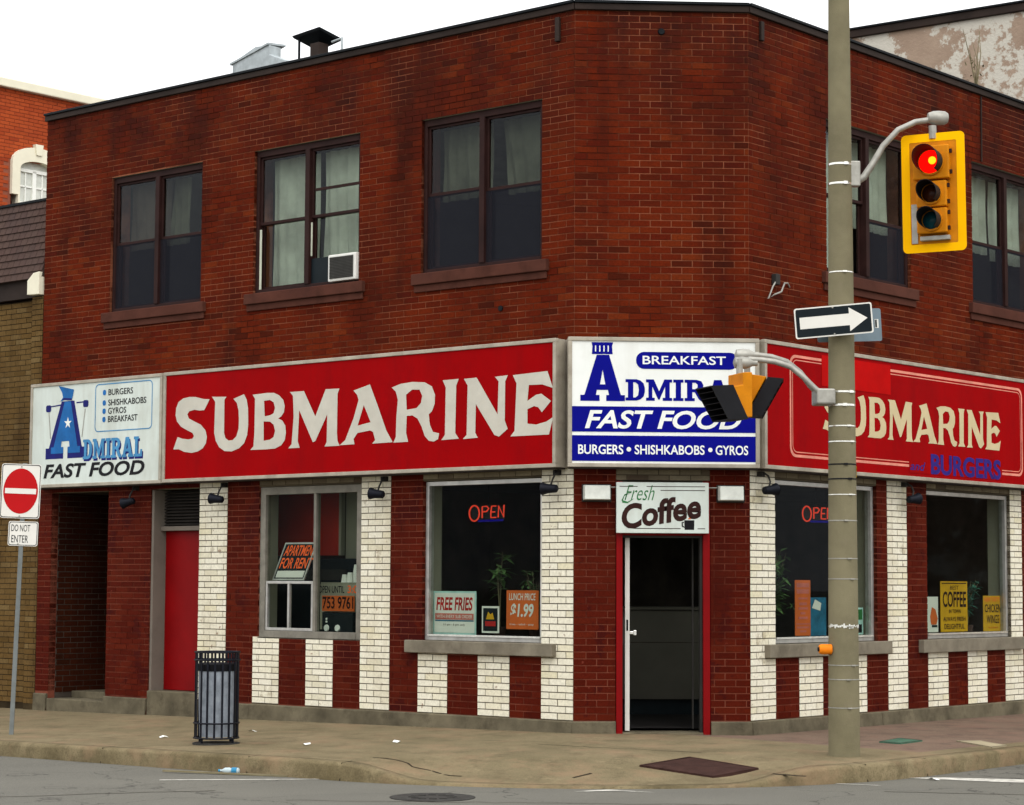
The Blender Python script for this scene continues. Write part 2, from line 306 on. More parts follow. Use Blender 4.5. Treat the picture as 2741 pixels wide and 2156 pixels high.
# ------------------------------------------------------------------ mesh builder
class MB:
    def __init__(s): s.v=[];s.f=[];s.m=[];s.t=[]
    def add(s,vs,fs,m=0,t=0.):
        b=len(s.v); s.v+= [tuple(q) for q in vs]
        for f in fs: s.f.append([b+i for i in f]); s.m.append(m); s.t.append(t)
        return s
    def box(s,x0,x1,y0,y1,z0,z1,m=0,t=0.,back=True):
        if x0>x1:x0,x1=x1,x0
        if y0>y1:y0,y1=y1,y0
        if z0>z1:z0,z1=z1,z0
        vs=[(x0,y0,z0),(x1,y0,z0),(x1,y1,z0),(x0,y1,z0),(x0,y0,z1),(x1,y0,z1),(x1,y1,z1),(x0,y1,z1)]
        fs=[(0,1,5,4),(1,2,6,5),(3,0,4,7),(4,5,6,7),(3,2,1,0)]
        if back: fs.append((2,3,7,6))
        return s.add(vs,fs,m,t)
    def prism(s,poly,y0,y1,m=0,plane='xz'):
        """polygon (counter-clockwise seen from -y) pushed from y0 (front) to y1"""
        n=len(poly)
        A=sum(poly[i][0]*poly[(i+1)%n][1]-poly[(i+1)%n][0]*poly[i][1] for i in range(n))
        if A<0: poly=poly[::-1]
        if plane=='xz': P=lambda q,y:(q[0],y,q[1])
        elif plane=='yz': P=lambda q,y:(y,q[0],q[1])
        else: P=lambda q,y:(q[0],q[1],y)
        vs=[P(q,y0) for q in poly]+[P(q,y1) for q in poly]
        fs=[list(range(n)),list(range(2*n-1,n-1,-1))]+[(i,n+i,n+(i+1)%n,(i+1)%n) for i in range(n)]
        return s.add(vs,fs,m)
    def tube(s,path,rad,n=10,m=0,cap=True):
        P=[Vector(q) for q in path]; k=len(P); rad=rad if hasattr(rad,'__len__') else [rad]*k
        vs=[];fs=[]; up=None
        for i in range(k):
            d=(P[min(i+1,k-1)]-P[max(i-1,0)]).normalized()
            if up is None: up=Vector((0,0,1)) if abs(d.z)<.9 else Vector((1,0,0))
            a=d.cross(up).normalized(); b=a.cross(d).normalized(); up=b
            for j in range(n):
                t=2*math.pi*j/n; vs.append(P[i]+a*math.cos(t)*rad[i]+b*math.sin(t)*rad[i])
        for i in range(k-1):
            for j in range(n): fs.append((i*n+j,i*n+(j+1)%n,(i+1)*n+(j+1)%n,(i+1)*n+j))
        if cap: fs.append(list(range(n))[::-1]); fs.append([(k-1)*n+j for j in range(n)])
        return s.add(vs,fs,m)
    def lathe(s,prof,c=(0,0,0),n=24,m=0,axis='z',cap=True):
        vs=[];fs=[];k=len(prof)
        for r,h in prof:
            for j in range(n):
                t=2*math.pi*j/n; a,b=r*math.cos(t),r*math.sin(t)
                q={'z':(a,b,h),'y':(a,h,b),'x':(h,a,b)}[axis]; vs.append((c[0]+q[0],c[1]+q[1],c[2]+q[2]))
        for i in range(k-1):
            for j in range(n): fs.append((i*n+j,i*n+(j+1)%n,(i+1)*n+(j+1)%n,(i+1)*n+j))
        if cap:
            fs.append(list(range(n))[::-1]); fs.append([(k-1)*n+j for j in range(n)])
        return s.add(vs,fs,m)
    def data(s,name,mats):
        me=bpy.data.meshes.new(name); me.from_pydata(s.v,[],s.f)
        for q in (mats if isinstance(mats,(list,tuple)) else [mats]): me.materials.append(q)
        if any(s.m): me.polygons.foreach_set('material_index',s.m)
        if any(s.t):
            at=me.attributes.new('tint','FLOAT','FACE'); at.data.foreach_set('value',s.t)
        me.validate(); return me
    def build(s,name,mats,parent=None,M=None,bevel=0,smooth=False,fix=True):
        me=s.data(name,mats)
        if fix:
            bm=bmesh.new(); bm.from_mesh(me); bmesh.ops.recalc_face_normals(bm,faces=bm.faces); bm.to_mesh(me); bm.free()
        ob=bpy.data.objects.new(name,me); COL.objects.link(ob)
        if parent: ob.parent=parent
        if M is not None: ob.matrix_local=M
        if smooth:
            for q in me.polygons: q.use_smooth=True
            try: me.set_sharp_from_angle(angle=R(40))
            except Exception: pass
        if bevel:
            b=ob.modifiers.new('bevel','BEVEL'); b.width=bevel; b.segments=2; b.limit_method='ANGLE'; b.angle_limit=R(40)
        return ob
def tag(o,label=None,cat=None,group=None,kind=None):
    if label:o['label']=label
    if cat:o['category']=cat
    if group:o['group']=group
    if kind:o['kind']=kind
    return o
def thing(name,label,cat,M,group=None):
    o=bpy.data.objects.new(name,None); COL.objects.link(o); o.empty_display_size=.1; o.matrix_world=M
    return tag(o,label,cat,group)
# ------------------------------------------------------------------ lettering
_tc={}
def _eval(cu):
    ob=bpy.data.objects.new('t',cu); COL.objects.link(ob); dg=bpy.context.evaluated_depsgraph_get(); dg.update()
    me=ob.evaluated_get(dg).to_mesh(); vs=[tuple(v.co) for v in me.vertices]; fs=[list(p.vertices) for p in me.polygons]
    ob.evaluated_get(dg).to_mesh_clear(); bpy.data.objects.remove(ob); bpy.data.curves.remove(cu)
    return vs,fs
def text2d(s,bold=0.,shear=0.,space=1.):
    k=(s,bold,shear,space)
    if k not in _tc:
        cu=bpy.data.curves.new('t','FONT'); cu.body=s; cu.size=1; cu.offset=bold; cu.shear=shear; cu.space_character=space; cu.resolution_u=4
        _tc[k]=_eval(cu)
    return _tc[k]
def outline2d(loops):
    cu=bpy.data.curves.new('t','CURVE'); cu.dimensions='2D'; cu.fill_mode='BOTH'
    for lp in loops:
        sp=cu.splines.new('POLY'); sp.points.add(len(lp)-1); sp.use_cyclic_u=True
        for q,p in zip(lp,sp.points): p.co=(q[0],q[1],0,1)
    return _eval(cu)
def fit(vf,x0,x1,z0,z1,y,rot=0):
    vs,fs=vf; xs=[v[0] for v in vs]; ys=[v[1] for v in vs]; a,b,c,d=min(xs),max(xs),min(ys),max(ys)
    cx,cz=(x0+x1)/2,(z0+z1)/2; out=[]
    for v in vs:
        X=x0+(v[0]-a)/(b-a)*(x1-x0)-cx; Z=z0+(v[1]-c)/(d-c)*(z1-z0)-cz
        out.append((cx+X*math.cos(rot)-Z*math.sin(rot),y,cz+X*math.sin(rot)+Z*math.cos(rot)))
    return out,fs
def words(name,s,x0,x1,z0,z1,y,m,parent,bold=0.,shear=0.,rot=0,space=1.):
    mb=MB(); vs,fs=fit(text2d(s,bold,shear,space),x0,x1,z0,z1,y,rot); mb.add(vs,fs)
    return mb.build(name,m,parent,fix=False)
def shape(name,loops,y,m,parent,depth=0):
    vs,fs=outline2d(loops); mb=MB(); mb.add([(v[0],y,v[1]) for v in vs],fs); return mb.build(name,m,parent,fix=False)
def rrect(x0,x1,z0,z1,r,n=5):
    out=[]
    for cx,cz,a in((x1-r,z1-r,0),(x0+r,z1-r,90),(x0+r,z0+r,180),(x1-r,z0+r,270)):
        for i in range(n+1):
            t=R(a+90*i/n); out.append((cx+r*math.cos(t),cz+r*math.sin(t)))
    return out
SLAB={'D':[[(0,0),(.45,0),(.62,.06),(.75,.2),(.8,.4),(.8,.6),(.75,.8),(.62,.94),(.45,1),(0,1),(0,.86),(.1,.86),(.1,.14),(0,.14)],[(.32,.14),(.42,.15),(.52,.25),(.55,.5),(.52,.75),(.42,.85),(.32,.86)]],
'M':[[(0,0),(.36,0),(.36,.14),(.26,.14),(.26,.66),(.5,.06),(.56,.06),(.79,.66),(.79,.14),(.69,.14),(.69,0),(1.08,0),(1.08,.14),(.98,.14),(.98,.86),(1.08,.86),(1.08,1),(.76,1),(.54,.45),(.32,1),(0,1),(0,.86),(.1,.86),(.1,.14),(0,.14)]],
'I':[[(0,0),(.42,0),(.42,.14),(.32,.14),(.32,.86),(.42,.86),(.42,1),(0,1),(0,.86),(.1,.86),(.1,.14),(0,.14)]],
'R':[[(0,0),(.42,0),(.42,.14),(.32,.14),(.32,.42),(.42,.42),(.58,.1),(.68,0),(.88,0),(.88,.14),(.78,.16),(.64,.45),(.76,.58),(.78,.75),(.7,.93),(.5,1),(0,1),(0,.86),(.1,.86),(.1,.14),(0,.14)],[(.32,.56),(.45,.56),(.54,.64),(.54,.78),(.45,.86),(.32,.86)]],
'A':[[(0,0),(.36,0),(.36,.14),(.28,.14),(.32,.28),(.56,.28),(.6,.14),(.52,.14),(.52,0),(.95,0),(.95,.14),(.86,.14),(.6,1),(.3,1),(.08,.14),(0,.14)],[(.37,.42),(.52,.42),(.45,.72)]],
'L':[[(0,0),(.7,0),(.7,.36),(.56,.36),(.52,.14),(.32,.14),(.32,.86),(.42,.86),(.42,1),(0,1),(0,.86),(.1,.86),(.1,.14),(0,.14)]]}
SLW={'D':.8,'M':1.08,'I':.42,'R':.88,'A':.95,'L':.7}
def slabword(s,x0,x1,z0,z1,y,m,parent,dx=0,dz=0,name='letter'):
    tot=sum(SLW[c] for c in s)+.05*(len(s)-1); k=(x1-x0)/tot; x=x0
    for c in s:
        lp=[[(x+q[0]*k+dx,z0+q[1]*(z1-z0)+dz) for q in l] for l in SLAB[c]]
        shape(name,lp,y,m,parent); x+=(SLW[c]+.05)*k

M_brickshade=brickmat('shaded_passage_brick',[(.032,.009,.004),(.05,.012,.005),(.04,.009,.004)],(.010,.004,.003),.8)  # dark unpainted passage brick, with the recess shade put into its colour
# ------------------------------------------------------------------ placing helpers
OFFS={}
_b0=MB.build
def _build(s,name,mats,parent=None,M=None,bevel=0,smooth=False,fix=True):
    off=OFFS.get(parent.name) if parent else None
    if off: s.v=[(q[0]-off[0],q[1]-off[1],q[2]-off[2]) for q in s.v]
    ob=_b0(s,name,mats,parent,M,bevel,smooth,fix)
    if off: OFFS[ob.name]=off
    return ob
MB.build=_build
def at(name,label,cat,face,p,group=None):
    o=thing(name,label,cat,fr(face,*p),group); OFFS[o.name]=p; return o
# ------------------------------------------------------------------ ground
def grid_sheet(name,xs,ys,zf,m):
    mb=MB(); nx=len(xs)
    mb.v=[(x,y,zf(x,y)) for y in ys for x in xs]
    mb.f=[[j*nx+i,j*nx+i+1,(j+1)*nx+i+1,(j+1)*nx+i] for j in range(len(ys)-1) for i in range(nx-1)]; mb.m=[0]*len(mb.f); mb.t=[0]*len(mb.f)
    return mb.build(name,m)
ax=[-600,-200,-80,-40,-20]+[-14+.5*i for i in range(57)]+[20,40,80,200,600]
road=grid_sheet('road',ax,ax,z_road,M_road); tag(road,kind='structure')
kerbpts=[]      # (tangent side, point generator)
def kerb_curve(d):
    r=KR-d; out=[]
    for s in (16,13,11,9.5,8.5,8,7.5,7,6.5,6,5.5,5,4.5):
        out.append((KQ[0]+dL[0]*s-nL[0]*d,KQ[1]+dL[1]*s-nL[1]*d))
    a0=math.atan2(nL[1],nL[0]); a1=math.atan2(nR[1],nR[0])
    for i in range(37):
        t=a0+(a1-a0)*i/36; out.append((KC[0]+r*math.cos(t),KC[1]+r*math.sin(t)))
    for s in (4.5,5,5.5,6,6.5,7,8,9,11,14,18):
        out.append((KQ[0]+dR[0]*s-nR[0]*d,KQ[1]+dR[1]*s-nR[1]*d))
    return out
def strip(rows,m,name,mats,matf=None):
    mb=MB(); n=len(rows[0])
    for r in rows: mb.v+=r
    for j in range(len(rows)-1):
        for i in range(n-1):
            f=[j*n+i,j*n+i+1,(j+1)*n+i+1,(j+1)*n+i]; mb.f.append(f); c=[sum(mb.v[k][q] for k in f)/4 for q in range(3)]
            mb.m.append(matf(c) if matf else 0); mb.t.append(0)
    return mb.build(name,mats)
kr=random.Random(3)
jit=[kr.uniform(-.012,.012) for _ in range(90)]
rows=[[(x,y,z_road(x,y)-.06) for x,y in kerb_curve(-.012)],[(x,y,z_walk(x,y)-.03+jit[i]*.6) for i,(x,y) in enumerate(kerb_curve(-.006))],
      [(x,y,z_walk(x,y)-.008+jit[i]*.5) for i,(x,y) in enumerate(kerb_curve(.010))],[(x,y,z_walk(x,y)+.002) for x,y in kerb_curve(.035)],[(x,y,z_walk(x,y)+.003) for x,y in kerb_curve(.155)],[(x,y,z_walk(x,y)-.02) for x,y in kerb_curve(.16)]]
kerb=strip(rows,None,'kerb',M_kerb); tag(kerb,kind='structure')
for q in kerb.data.polygons: q.use_smooth=True
rows=[[(x,y,z_walk(x,y)-(.02 if d<.166 else 0)) for x,y in kerb_curve(d)] for d in (.163,.172,.4,.7,1.,1.3,1.6,2,2.5,3,3.4,3.7,3.86)]
def wm(c): return 1 if (c[0]-KQ[0])*dR[0]+(c[1]-KQ[1])*dR[1]>4.35 and (c[0]-KQ[0])*dL[0]+(c[1]-KQ[1])*dL[1]<4.5 and kerb_dist(c[0],c[1])>.32 else 0
walk=strip(rows,None,'sidewalk',[M_walk,M_walkred],wm); tag(walk,kind='structure')
# walk under the building's own footprint edge: a small apron so that no gap shows at the wall
# worn paint on the road
def on_road(pts,h=.004): return [(x,y,z_road(x,y)+h) for x,y in pts]
def marking(pts,name='road_marking',m=M_paint,parent=road,h=.004,zf=z_road):
    mb=MB(); mb.add([(x,y,zf(x,y)+h) for x,y in pts],[list(range(len(pts)))]); return mb.build(name,m,parent)
marking([(-6.9,1.1),(-5.25,.02),(-5.02,.28),(-6.4,1.55)])
marking([(-3.75,-2.86),(-2.4,-2.86),(-2.4,-2.905),(-3.75,-2.93)])
marking([(-.33,-4.02),(-.12,-3.88),(-.02,-3.84),(.32,-4.08),(.02,-3.95),(-.1,-3.97)])
marking([(1.92,-3.26),(2.26,-3.45),(2.29,-3.49),(1.9,-3.29)])
marking([(2.68,-2.76),(3.0,-2.72),(4.3,-3.12),(4.25,-3.42),(3.4,-3.16)])
# sidewalk furniture let into the paving
def flat_thing(name,label,cat,pts,m,h=.012,edge=None,zf=z_walk):
    cx=sum(p[0] for p in pts)/len(pts); cy=sum(p[1] for p in pts)/len(pts); cz=zf(cx,cy)
    o=thing(name,label,cat,Matrix.Translation((cx,cy,cz)))
    mb=MB(); n=len(pts); top=[(x-cx,y-cy,zf(x,y)-cz+h) for x,y in pts]; bot=[(x-cx,y-cy,zf(x,y)-cz-.03) for x,y in pts]
    mb.add(top+bot,[list(range(n))]+[(i,(i+1)%n,n+(i+1)%n,n+i) for i in range(n)]); mb.build('plate',m,o)
    if edge:
        mb=MB(); inn=[(q[0]*.93,q[1]*.93,q[2]+.003) for q in top]; ou=[(q[0]*1.0,q[1]*1.0,q[2]+.003) for q in top]
        mb.add(ou+inn,[(i,(i+1)%n,n+(i+1)%n,n+i) for i in range(n)]); mb.build('rim',edge,o)
    return o
pl=flat_thing('steel_plate','dark rusty steel plate set into the corner of the sidewalk','steel plate',[(.336,-2.85),(.915,-3.23),(1.325,-3.105),(.828,-2.451)],M_platebrown,.014,M_platebrown)
mb=MB()
for i in range(1,9):
    a=i/9; mb.box(-.3+.6*a-.004,-.3+.6*a+.004,-.2,.2,.0165+.02*(a-.5),.018+.02*(a-.5))
flat_thing('cover_plate','small green utility cover in the paving behind the concrete pole','utility cover',[(2.883,-.768),(3.051,-.947),(3.359,-.543),(3.199,-.263)],M_plategreen,.012,M_iron)
flat_thing('cover_plate','pale beige utility cover nearest the right kerb','utility cover',[(3.705,-.488),(3.85,-1.254),(4.052,-1.024),(3.953,-.449)],M_platebeige,.010,M_platebeige)
mh=thing('manhole_cover','round dark iron manhole cover in the road','manhole cover',Matrix.Translation((-1.47,-4.47,-.1)))
MB().lathe([(.335,-.01),(.335,.006),(.29,.008),(.28,.004),(.02,.005)],n=28).build('ring',M_iron,mh)
for a in range(12): t=a*math.pi/6; MB().box(.16*math.cos(t)-.03,.16*math.cos(t)+.03,.16*math.sin(t)-.02,.16*math.sin(t)+.02,.004,.011).build('tread',M_iron,mh)
# cracks in the sidewalk (open joints)
def crack(pts,wd=.012,zf=z_walk,parent=walk):
    mb=MB(); n=len(pts); vs=[]
    for i,(x,y) in enumerate(pts):
        a=pts[max(i-1,0)]; b=pts[min(i+1,n-1)]; dx,dy=b[0]-a[0],b[1]-a[1]; l=math.hypot(dx,dy); px,py=-dy/l*wd/2,dx/l*wd/2
        vs+=[(x+px,y+py,zf(x+px,y+py)+.003),(x-px,y-py,zf(x-px,y-py)+.003)]
    mb.add(vs,[(2*i,2*i+1,2*i+3,2*i+2) for i in range(n-1)]); return mb.build('crack',M_crack,parent)
M_crack=mat('crack_dirt',(.03,.022,.014),1)
def wob(a,b,n,amp,seed):
    rr=random.Random(seed); out=[]
    for i in range(n+1):
        t=i/n; out.append((a[0]+(b[0]-a[0])*t+(rr.uniform(-amp,amp) if 0<i<n else 0),a[1]+(b[1]-a[1])*t+(rr.uniform(-amp,amp) if 0<i<n else 0)))
    return out
crack(wob((-.44,-1.25),(.98,-2.06),14,.03,1),.014); crack(wob((-.27,-3.27),(-.1,-3.1),4,.02,2),.03); crack(wob((1.40,-3.35),(1.62,-3.70),5,.02,3),.03)
crack(wob((-1.95,-2.55),(-1.2,-3.1),8,.04,5),.025)
crack(wob((-6.5,-4.9),(-3.2,-3.9),26,.03,6),.02,z_road,road); crack(wob((-2.6,-4.7),(1.8,-5.2),30,.04,8),.015,z_road,road); crack(wob((2.2,-4.0),(4.6,-4.6),18,.03,9),.02,z_road,road)
# ------------------------------------------------------------------ corner building
B=tag(bpy.data.objects.new('corner_building',None),'two storey red brick corner building with striped white brick shopfront and chamfered entrance','building'); COL.objects.link(B)
CH=.0677; BW=.2134; J=.010
ZT=7.375
BR=[]      # every brick of the walls
def merge(a):
    a=sorted(set(round(q,4) for q in a)); out=[a[0]]
    for q in a[1:]:
        if q-out[-1]>.004: out.append(q)
    return out
def wall(face,x0,x1,openings,zones,inner=.3,zlo=.22,zhi=ZT,skip=(2.80,3.93),default=None,phase=0.,mort=None,parent=None,kinds=True,name='wall'):
    default=default or (lambda z:'brick' if z>3 else 'painted')
    # backing wall with real openings
    e=.004; ops=[(a-e,b+e,c-e,d+e) for a,b,c,d in openings]
    X=merge([x0,x1]+[q for o in ops for q in o[:2] if x0<q<x1]+[q for z in zones for q in z[:2] if x0<q<x1])
    Z=merge([-.4,zhi,3.0]+[q for o in ops for q in o[2:] if -.4<q<zhi]+[q for z in zones for q in z[2:4] if -.4<q<zhi])
    sol=lambda x,z: not any(o[0]<x<o[1] and o[2]<z<o[3] for o in ops)
    mb=MB(); yf=.0035
    for i in range(len(X)-1):
        for j in range(len(Z)-1):
            cx,cz=(X[i]+X[i+1])/2,(Z[j]+Z[j+1])/2
            if not sol(cx,cz): continue
            k=default(cz)
            for z in zones:
                if z[0]<cx<z[1] and z[2]<cz<z[3]: k=z[4]
            m={'brick':0,'painted':1,'white':2,'cream':2}.get(k,0)
            a,b,c,d=X[i],X[i+1],Z[j],Z[j+1]
            mb.add([(a,yf,c),(b,yf,c),(b,yf,d),(a,yf,d)],[(0,1,2,3)],m); mb.add([(a,inner,c),(b,inner,c),(b,inner,d),(a,inner,d)],[(3,2,1,0)],3)
            for (p,q,r,s,t) in ((X[i-1] if i else None,a,None,None,'l'),(X[i+2] if i+2<len(X) else None,b,None,None,'r')):
                ox=(p+q)/2 if p is not None else (q-1 if t=='l' else q+1)
                if p is None or not sol(ox,cz): (mb.add([(q,yf,c),(q,.11,c),(q,.11,d),(q,yf,d)],[(0,1,2,3)],m),mb.add([(q,.11,c),(q,inner,c),(q,inner,d),(q,.11,d)],[(0,1,2,3)],3 if cz<3.5 else m))
            for (p,q,t) in ((Z[j-1] if j else None,c,0),(Z[j+2] if j+2<len(Z) else None,d,1)):
                if p is None or not sol(cx,(p+q)/2): mb.add([(a,yf,q),(b,yf,q),(b,inner,q),(a,inner,q)],[(0,1,2,3)],3)
    wo_=mb.build(name,mort or [M_mort,M_mortred,M_mortdk,M_inwall],parent or B,FR[face],fix=False)
    # courses
    rr=random.Random(hash(face)%97 if False else sum(map(ord,face))+int(abs(x0)*10))
    nc=int((zhi-zlo)/CH)+1
    for c in range(nc):
        za=zlo+c*CH; zb=min(za+CH,zhi)
        if zb-za<.02: continue
        if skip and za>skip[0] and zb<skip[1]: continue
        zm=(za+zb)/2
        cut=[x0,x1]
        for o in openings:
            if o[3]>za and o[2]<zb: cut+= [q for q in o[:2] if x0<q<x1]
        for z in zones:
            if z[2]<zm<z[3]: cut+=[q for q in z[:2] if x0<q<x1]
        cut=merge(cut)
        for i in range(len(cut)-1):
            a,b=cut[i],cut[i+1]; cx=(a+b)/2
            k=default(zm); loc=None
            for z in zones:
                if z[0]<cx<z[1] and z[2]<zm<z[3]: k=z[4]; loc=z[0]
            lo,hi=za,zb; dead=False
            for o in openings:
                if o[0]<cx<o[1] and o[3]>lo and o[2]<hi:
                    if o[2]<=lo+.012 and o[3]>=hi-.012: dead=True
                    elif o[2]>lo: hi=o[2]
                    else: lo=o[3]
            if dead or hi-lo<.022: continue
            st=(loc if loc is not None else phase)+(BW/2 if c%2 else 0)
            n0=math.floor((a-st)/BW); xs=[a]
            q=st+n0*BW
            while q<b-.035:
                if q>a+.035: xs.append(q)
                q+=BW
            xs.append(b)
            for p,q in zip(xs[:-1],xs[1:]):
                j0=.004 if abs(p-a)<1e-6 else J/2; j1=.004 if abs(q-b)<1e-6 else J/2
                t=min(1,max(.02,rr.gauss(.5,.24)))
                BR.append(dict(w=wo_,face=face,k=k,x0=p+j0,x1=q-j1,z0=lo+J/2,z1=hi-J/2,y=rr.uniform(-.0035,.0005),t=t))
    return wo_
# --- L face (x negative), all measures in metres from the corner
opsL=[(-7.275,-5.62,4.84,6.50),(-4.72,-3.03,4.86,6.51),(-2.10,-.43,4.86,6.52),
      (-8.31,-7.22,-.5,2.66),(-6.43,-5.57,-.5,2.66),(-4.56,-2.95,.95,2.64),(-2.04,-.415,.965,2.64)]
H=2.80
znL=[(-5.57,-5.09,.1,H,'white'),(-4.64,-4.21,.1,.96,'white'),(-3.785,-3.36,.1,.96,'white'),(-2.95,-2.51,.1,H,'white'),(-2.1,-1.68,.1,.9,'white'),(-1.26,-.83,.1,.9,'white'),(-.415,0,.1,H,'white'),
     (-4.56,-2.95,2.64,H,'cream'),(-2.04,-.415,2.64,H,'cream')]
wL=wall('L',-8.57,0,opsL,znL)
opsC=[(.424,1.366,-.5,2.6)]
znC=[(.424,1.366,2.6,H,'cream')]
wC=wall('C',0,WC,opsC,znC,phase=.02)
opsR=[(1.46,3.20,4.88,6.53),(4.63,6.37,4.87,6.55),(8.2,9.9,4.87,6.55),(.45,2.42,.965,2.64),(3.5,5.46,.965,2.64),(6.9,9.0,.965,2.64)]
znR=[(0,.45,.1,H,'white'),(.88,1.33,.1,.9,'white'),(1.77,2.2,.1,.9,'white'),(2.64,3.06,.1,H,'white'),(3.5,3.95,.1,.9,'white'),(4.4,4.86,.1,.9,'white'),(5.46,5.75,.9,H,'white'),(5.3,5.75,.1,.9,'white'),(6.2,6.65,.1,H,'white'),
     (.45,2.42,2.64,H,'cream'),(3.5,5.46,2.64,H,'cream')]
wR=wall('R',0,13.3,opsR,znR,phase=.07)
# side wall where the building stands proud of its lower neighbour, and back
def emit_bricks():
    inv=CAM
    KM={'brick':('brick',M_brick),'painted':('painted_brick',M_painted),'white':('white_brick',M_white),'cream':('soldier_brick',M_cream),'yellow':('yellow_brick',M_yellow),'shingle':('shingle',M_shingle),'far':('brick',M_farbrick)}
    bykind={}
    for b in BR: bykind.setdefault((b.get('th','B'),b['k']),[]).append(b)
    meshes={}
    for (th,k),lst in bykind.items():
        nm,m=KM[k]
        for b in lst:
            M=b['w'].matrix_world if b['w'].parent is None else (b['w'].parent.matrix_basis@b['w'].matrix_basis)
            c=M@Vector(((b['x0']+b['x1'])/2,0,(b['z0']+b['z1'])/2)); n=(M.to_3x3()@Vector((0,-1,0))).normalized(); d=CAM-c
            px,py=(c-CAM).dot(r2)/(c-CAM).dot(f_),(c-CAM).dot(u2)/(c-CAM).dot(f_)
            vis=abs(px)<.232 and abs(py)<.184 and not (th=='B' and 2.72<b['z0']<3.97)
            b['s']=(b['x1']-b['x0'])*(b['z1']-b['z0'])*max(0,n.dot(d.normalized()))/d.length_squared if vis else 0
        lst.sort(key=lambda b:-b['s'])
        own=[b for b in lst[:300] if b['s']>0] if k!='far' else []
        rest=[b for b in lst if not any(b is o for o in ())][len(own):]
        for b in own:
            w_=round((b['x1']-b['x0'])/.002)*.002; h_=round((b['z1']-b['z0'])/.001)*.001; key=(k,round(w_,3),round(h_,3))
            if key not in meshes:
                meshes[key]=MB().box(0,w_,0,.10,0,h_,back=False).data(nm,m)
            o=bpy.data.objects.new(nm,meshes[key]); COL.objects.link(o); o.parent=b['w']; o.location=(b['x0'],b['y'],b['z0']); o['tint']=b['t']
        byw={}
        for b in rest: byw.setdefault(b['w'].name,[]).append(b)
        for wn,l2 in byw.items():
            mb=MB()
            for b in l2: mb.box(b['x0'],b['x1'],b['y'],b['y']+.10,b['z0'],b['z1'],0,b['t'],back=False)
            o=mb.build(nm,m,bpy.data.objects[wn],fix=False); tag(o,kind='stuff')
# plinth blocks (rough concrete footing), split where the photo shows joints
def plinth(face,x0,x1,z1,y=-.03,zf=None):
    M=FR[face]
    zg=min(z_walk(*(M@Vector((x,0,0)))[:2]) for x in (x0,x1))-.06
    mb=MB(); n=max(2,int((x1-x0)/.15)); rr=random.Random(int(x0*100))
    top=[(x0+(x1-x0)*i/n, rr.uniform(-.004,.004)) for i in range(n+1)]
    vs=[];fs=[]
    for i,(x,j) in enumerate(top):
        vs+=[(x,y-.012+j,zg),(x,y+j,z1-.012),(x,y+.012,z1+j*.4),(x,.012,z1+.001)]
    for i in range(n):
        for k in range(3): fs.append((4*i+k,4*i+4+k,4*i+5+k,4*i+1+k))
    fs+=[(0,1,2,3),(4*n+3,4*n+2,4*n+1,4*n)]
    mb.add(vs,fs); return mb.build('plinth_block',M_conc,B,FR[face])
for a,b,z in((-8.57,-8.32,.19),(-7.22,-6.44,.20),(-5.56,-4.66,.205),(-4.655,-2.95,.21),(-2.945,.012,.215)): plinth('L',a,b,z)
for a,b in((-.012,.42),(1.372,1.782)): plinth('C',a,b,.215,-.03)
for a,b in((-.01,2.45),(2.455,5.72),(5.725,9),(9.005,13.3)): plinth('R',a,b,.215)
# parapet coping
def coping(face,x0,x1):
    c=MB().box(x0,x1,-.035,.30,ZT+.001,ZT+.068).build('coping',M_coping,B,FR[face],bevel=.006)
    MB().box(x0-.002,x1+.002,-.055,.32,ZT+.069,ZT+.098).build('coping_edge',M_copedge,c,bevel=.004)
tl=math.tan(AL/2)*.035; tr=math.tan(AR/2)*.035
coping('L',-8.59,tl*.6); coping('C',-.004,WC+.004); coping('R',-tr*.6,13.32)
# roof slab, parapet backs, back walls
def pt(face,x,y): q=FR[face]@Vector((x,y,0)); return (q.x,q.y)
RP=[pt('L',-8.55,.2),pt('L',-.1,.22),pt('R',.1,.22),pt('R',13.28,.2),pt('R',13.28,7.5),pt('L',-8.55,9.5)]
mb=MB(); mb.add([(x,y,7.05) for x,y in RP],[list(range(6))]); mb.build('roof',M_roof,B)
mb=MB()
for a,b in((3,4),(4,5),(5,0)):
    p,q=RP[a],RP[b]; mb.add([(p[0],p[1],-.3),(q[0],q[1],-.3),(q[0],q[1],7.4),(p[0],p[1],7.4)],[(0,1,2,3)])
mb.build('rear_wall',M_farbrick,B)
# rooms behind the glass
def room(poly,z0,z1,skipedges,mats,name):
    n=len(poly); mb=MB(); mb.add([(x,y,z0) for x,y in poly],[list(range(n))],1); mb.add([(x,y,z1) for x,y in poly],[list(range(n))[::-1]],2)
    for i in range(n):
        if i in skipedges: continue
        p,q=poly[i],poly[(i+1)%n]; mb.add([(p[0],p[1],z0),(q[0],q[1],z0),(q[0],q[1],z1),(p[0],p[1],z1)],[(0,1,2,3)],0)
    return mb.build(name,mats,B)
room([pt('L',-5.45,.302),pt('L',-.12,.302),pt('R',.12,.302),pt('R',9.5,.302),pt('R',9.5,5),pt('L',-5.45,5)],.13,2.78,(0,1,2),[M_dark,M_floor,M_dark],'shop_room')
room([pt('L',-8.3,.302),pt('L',-.12,.302),pt('R',.12,.302),pt('R',11.5,.302),pt('R',11.5,4),pt('L',-8.3,4)],4.3,7.0,(0,1,2),[M_dark,M_floor,M_dark],'upper_room')
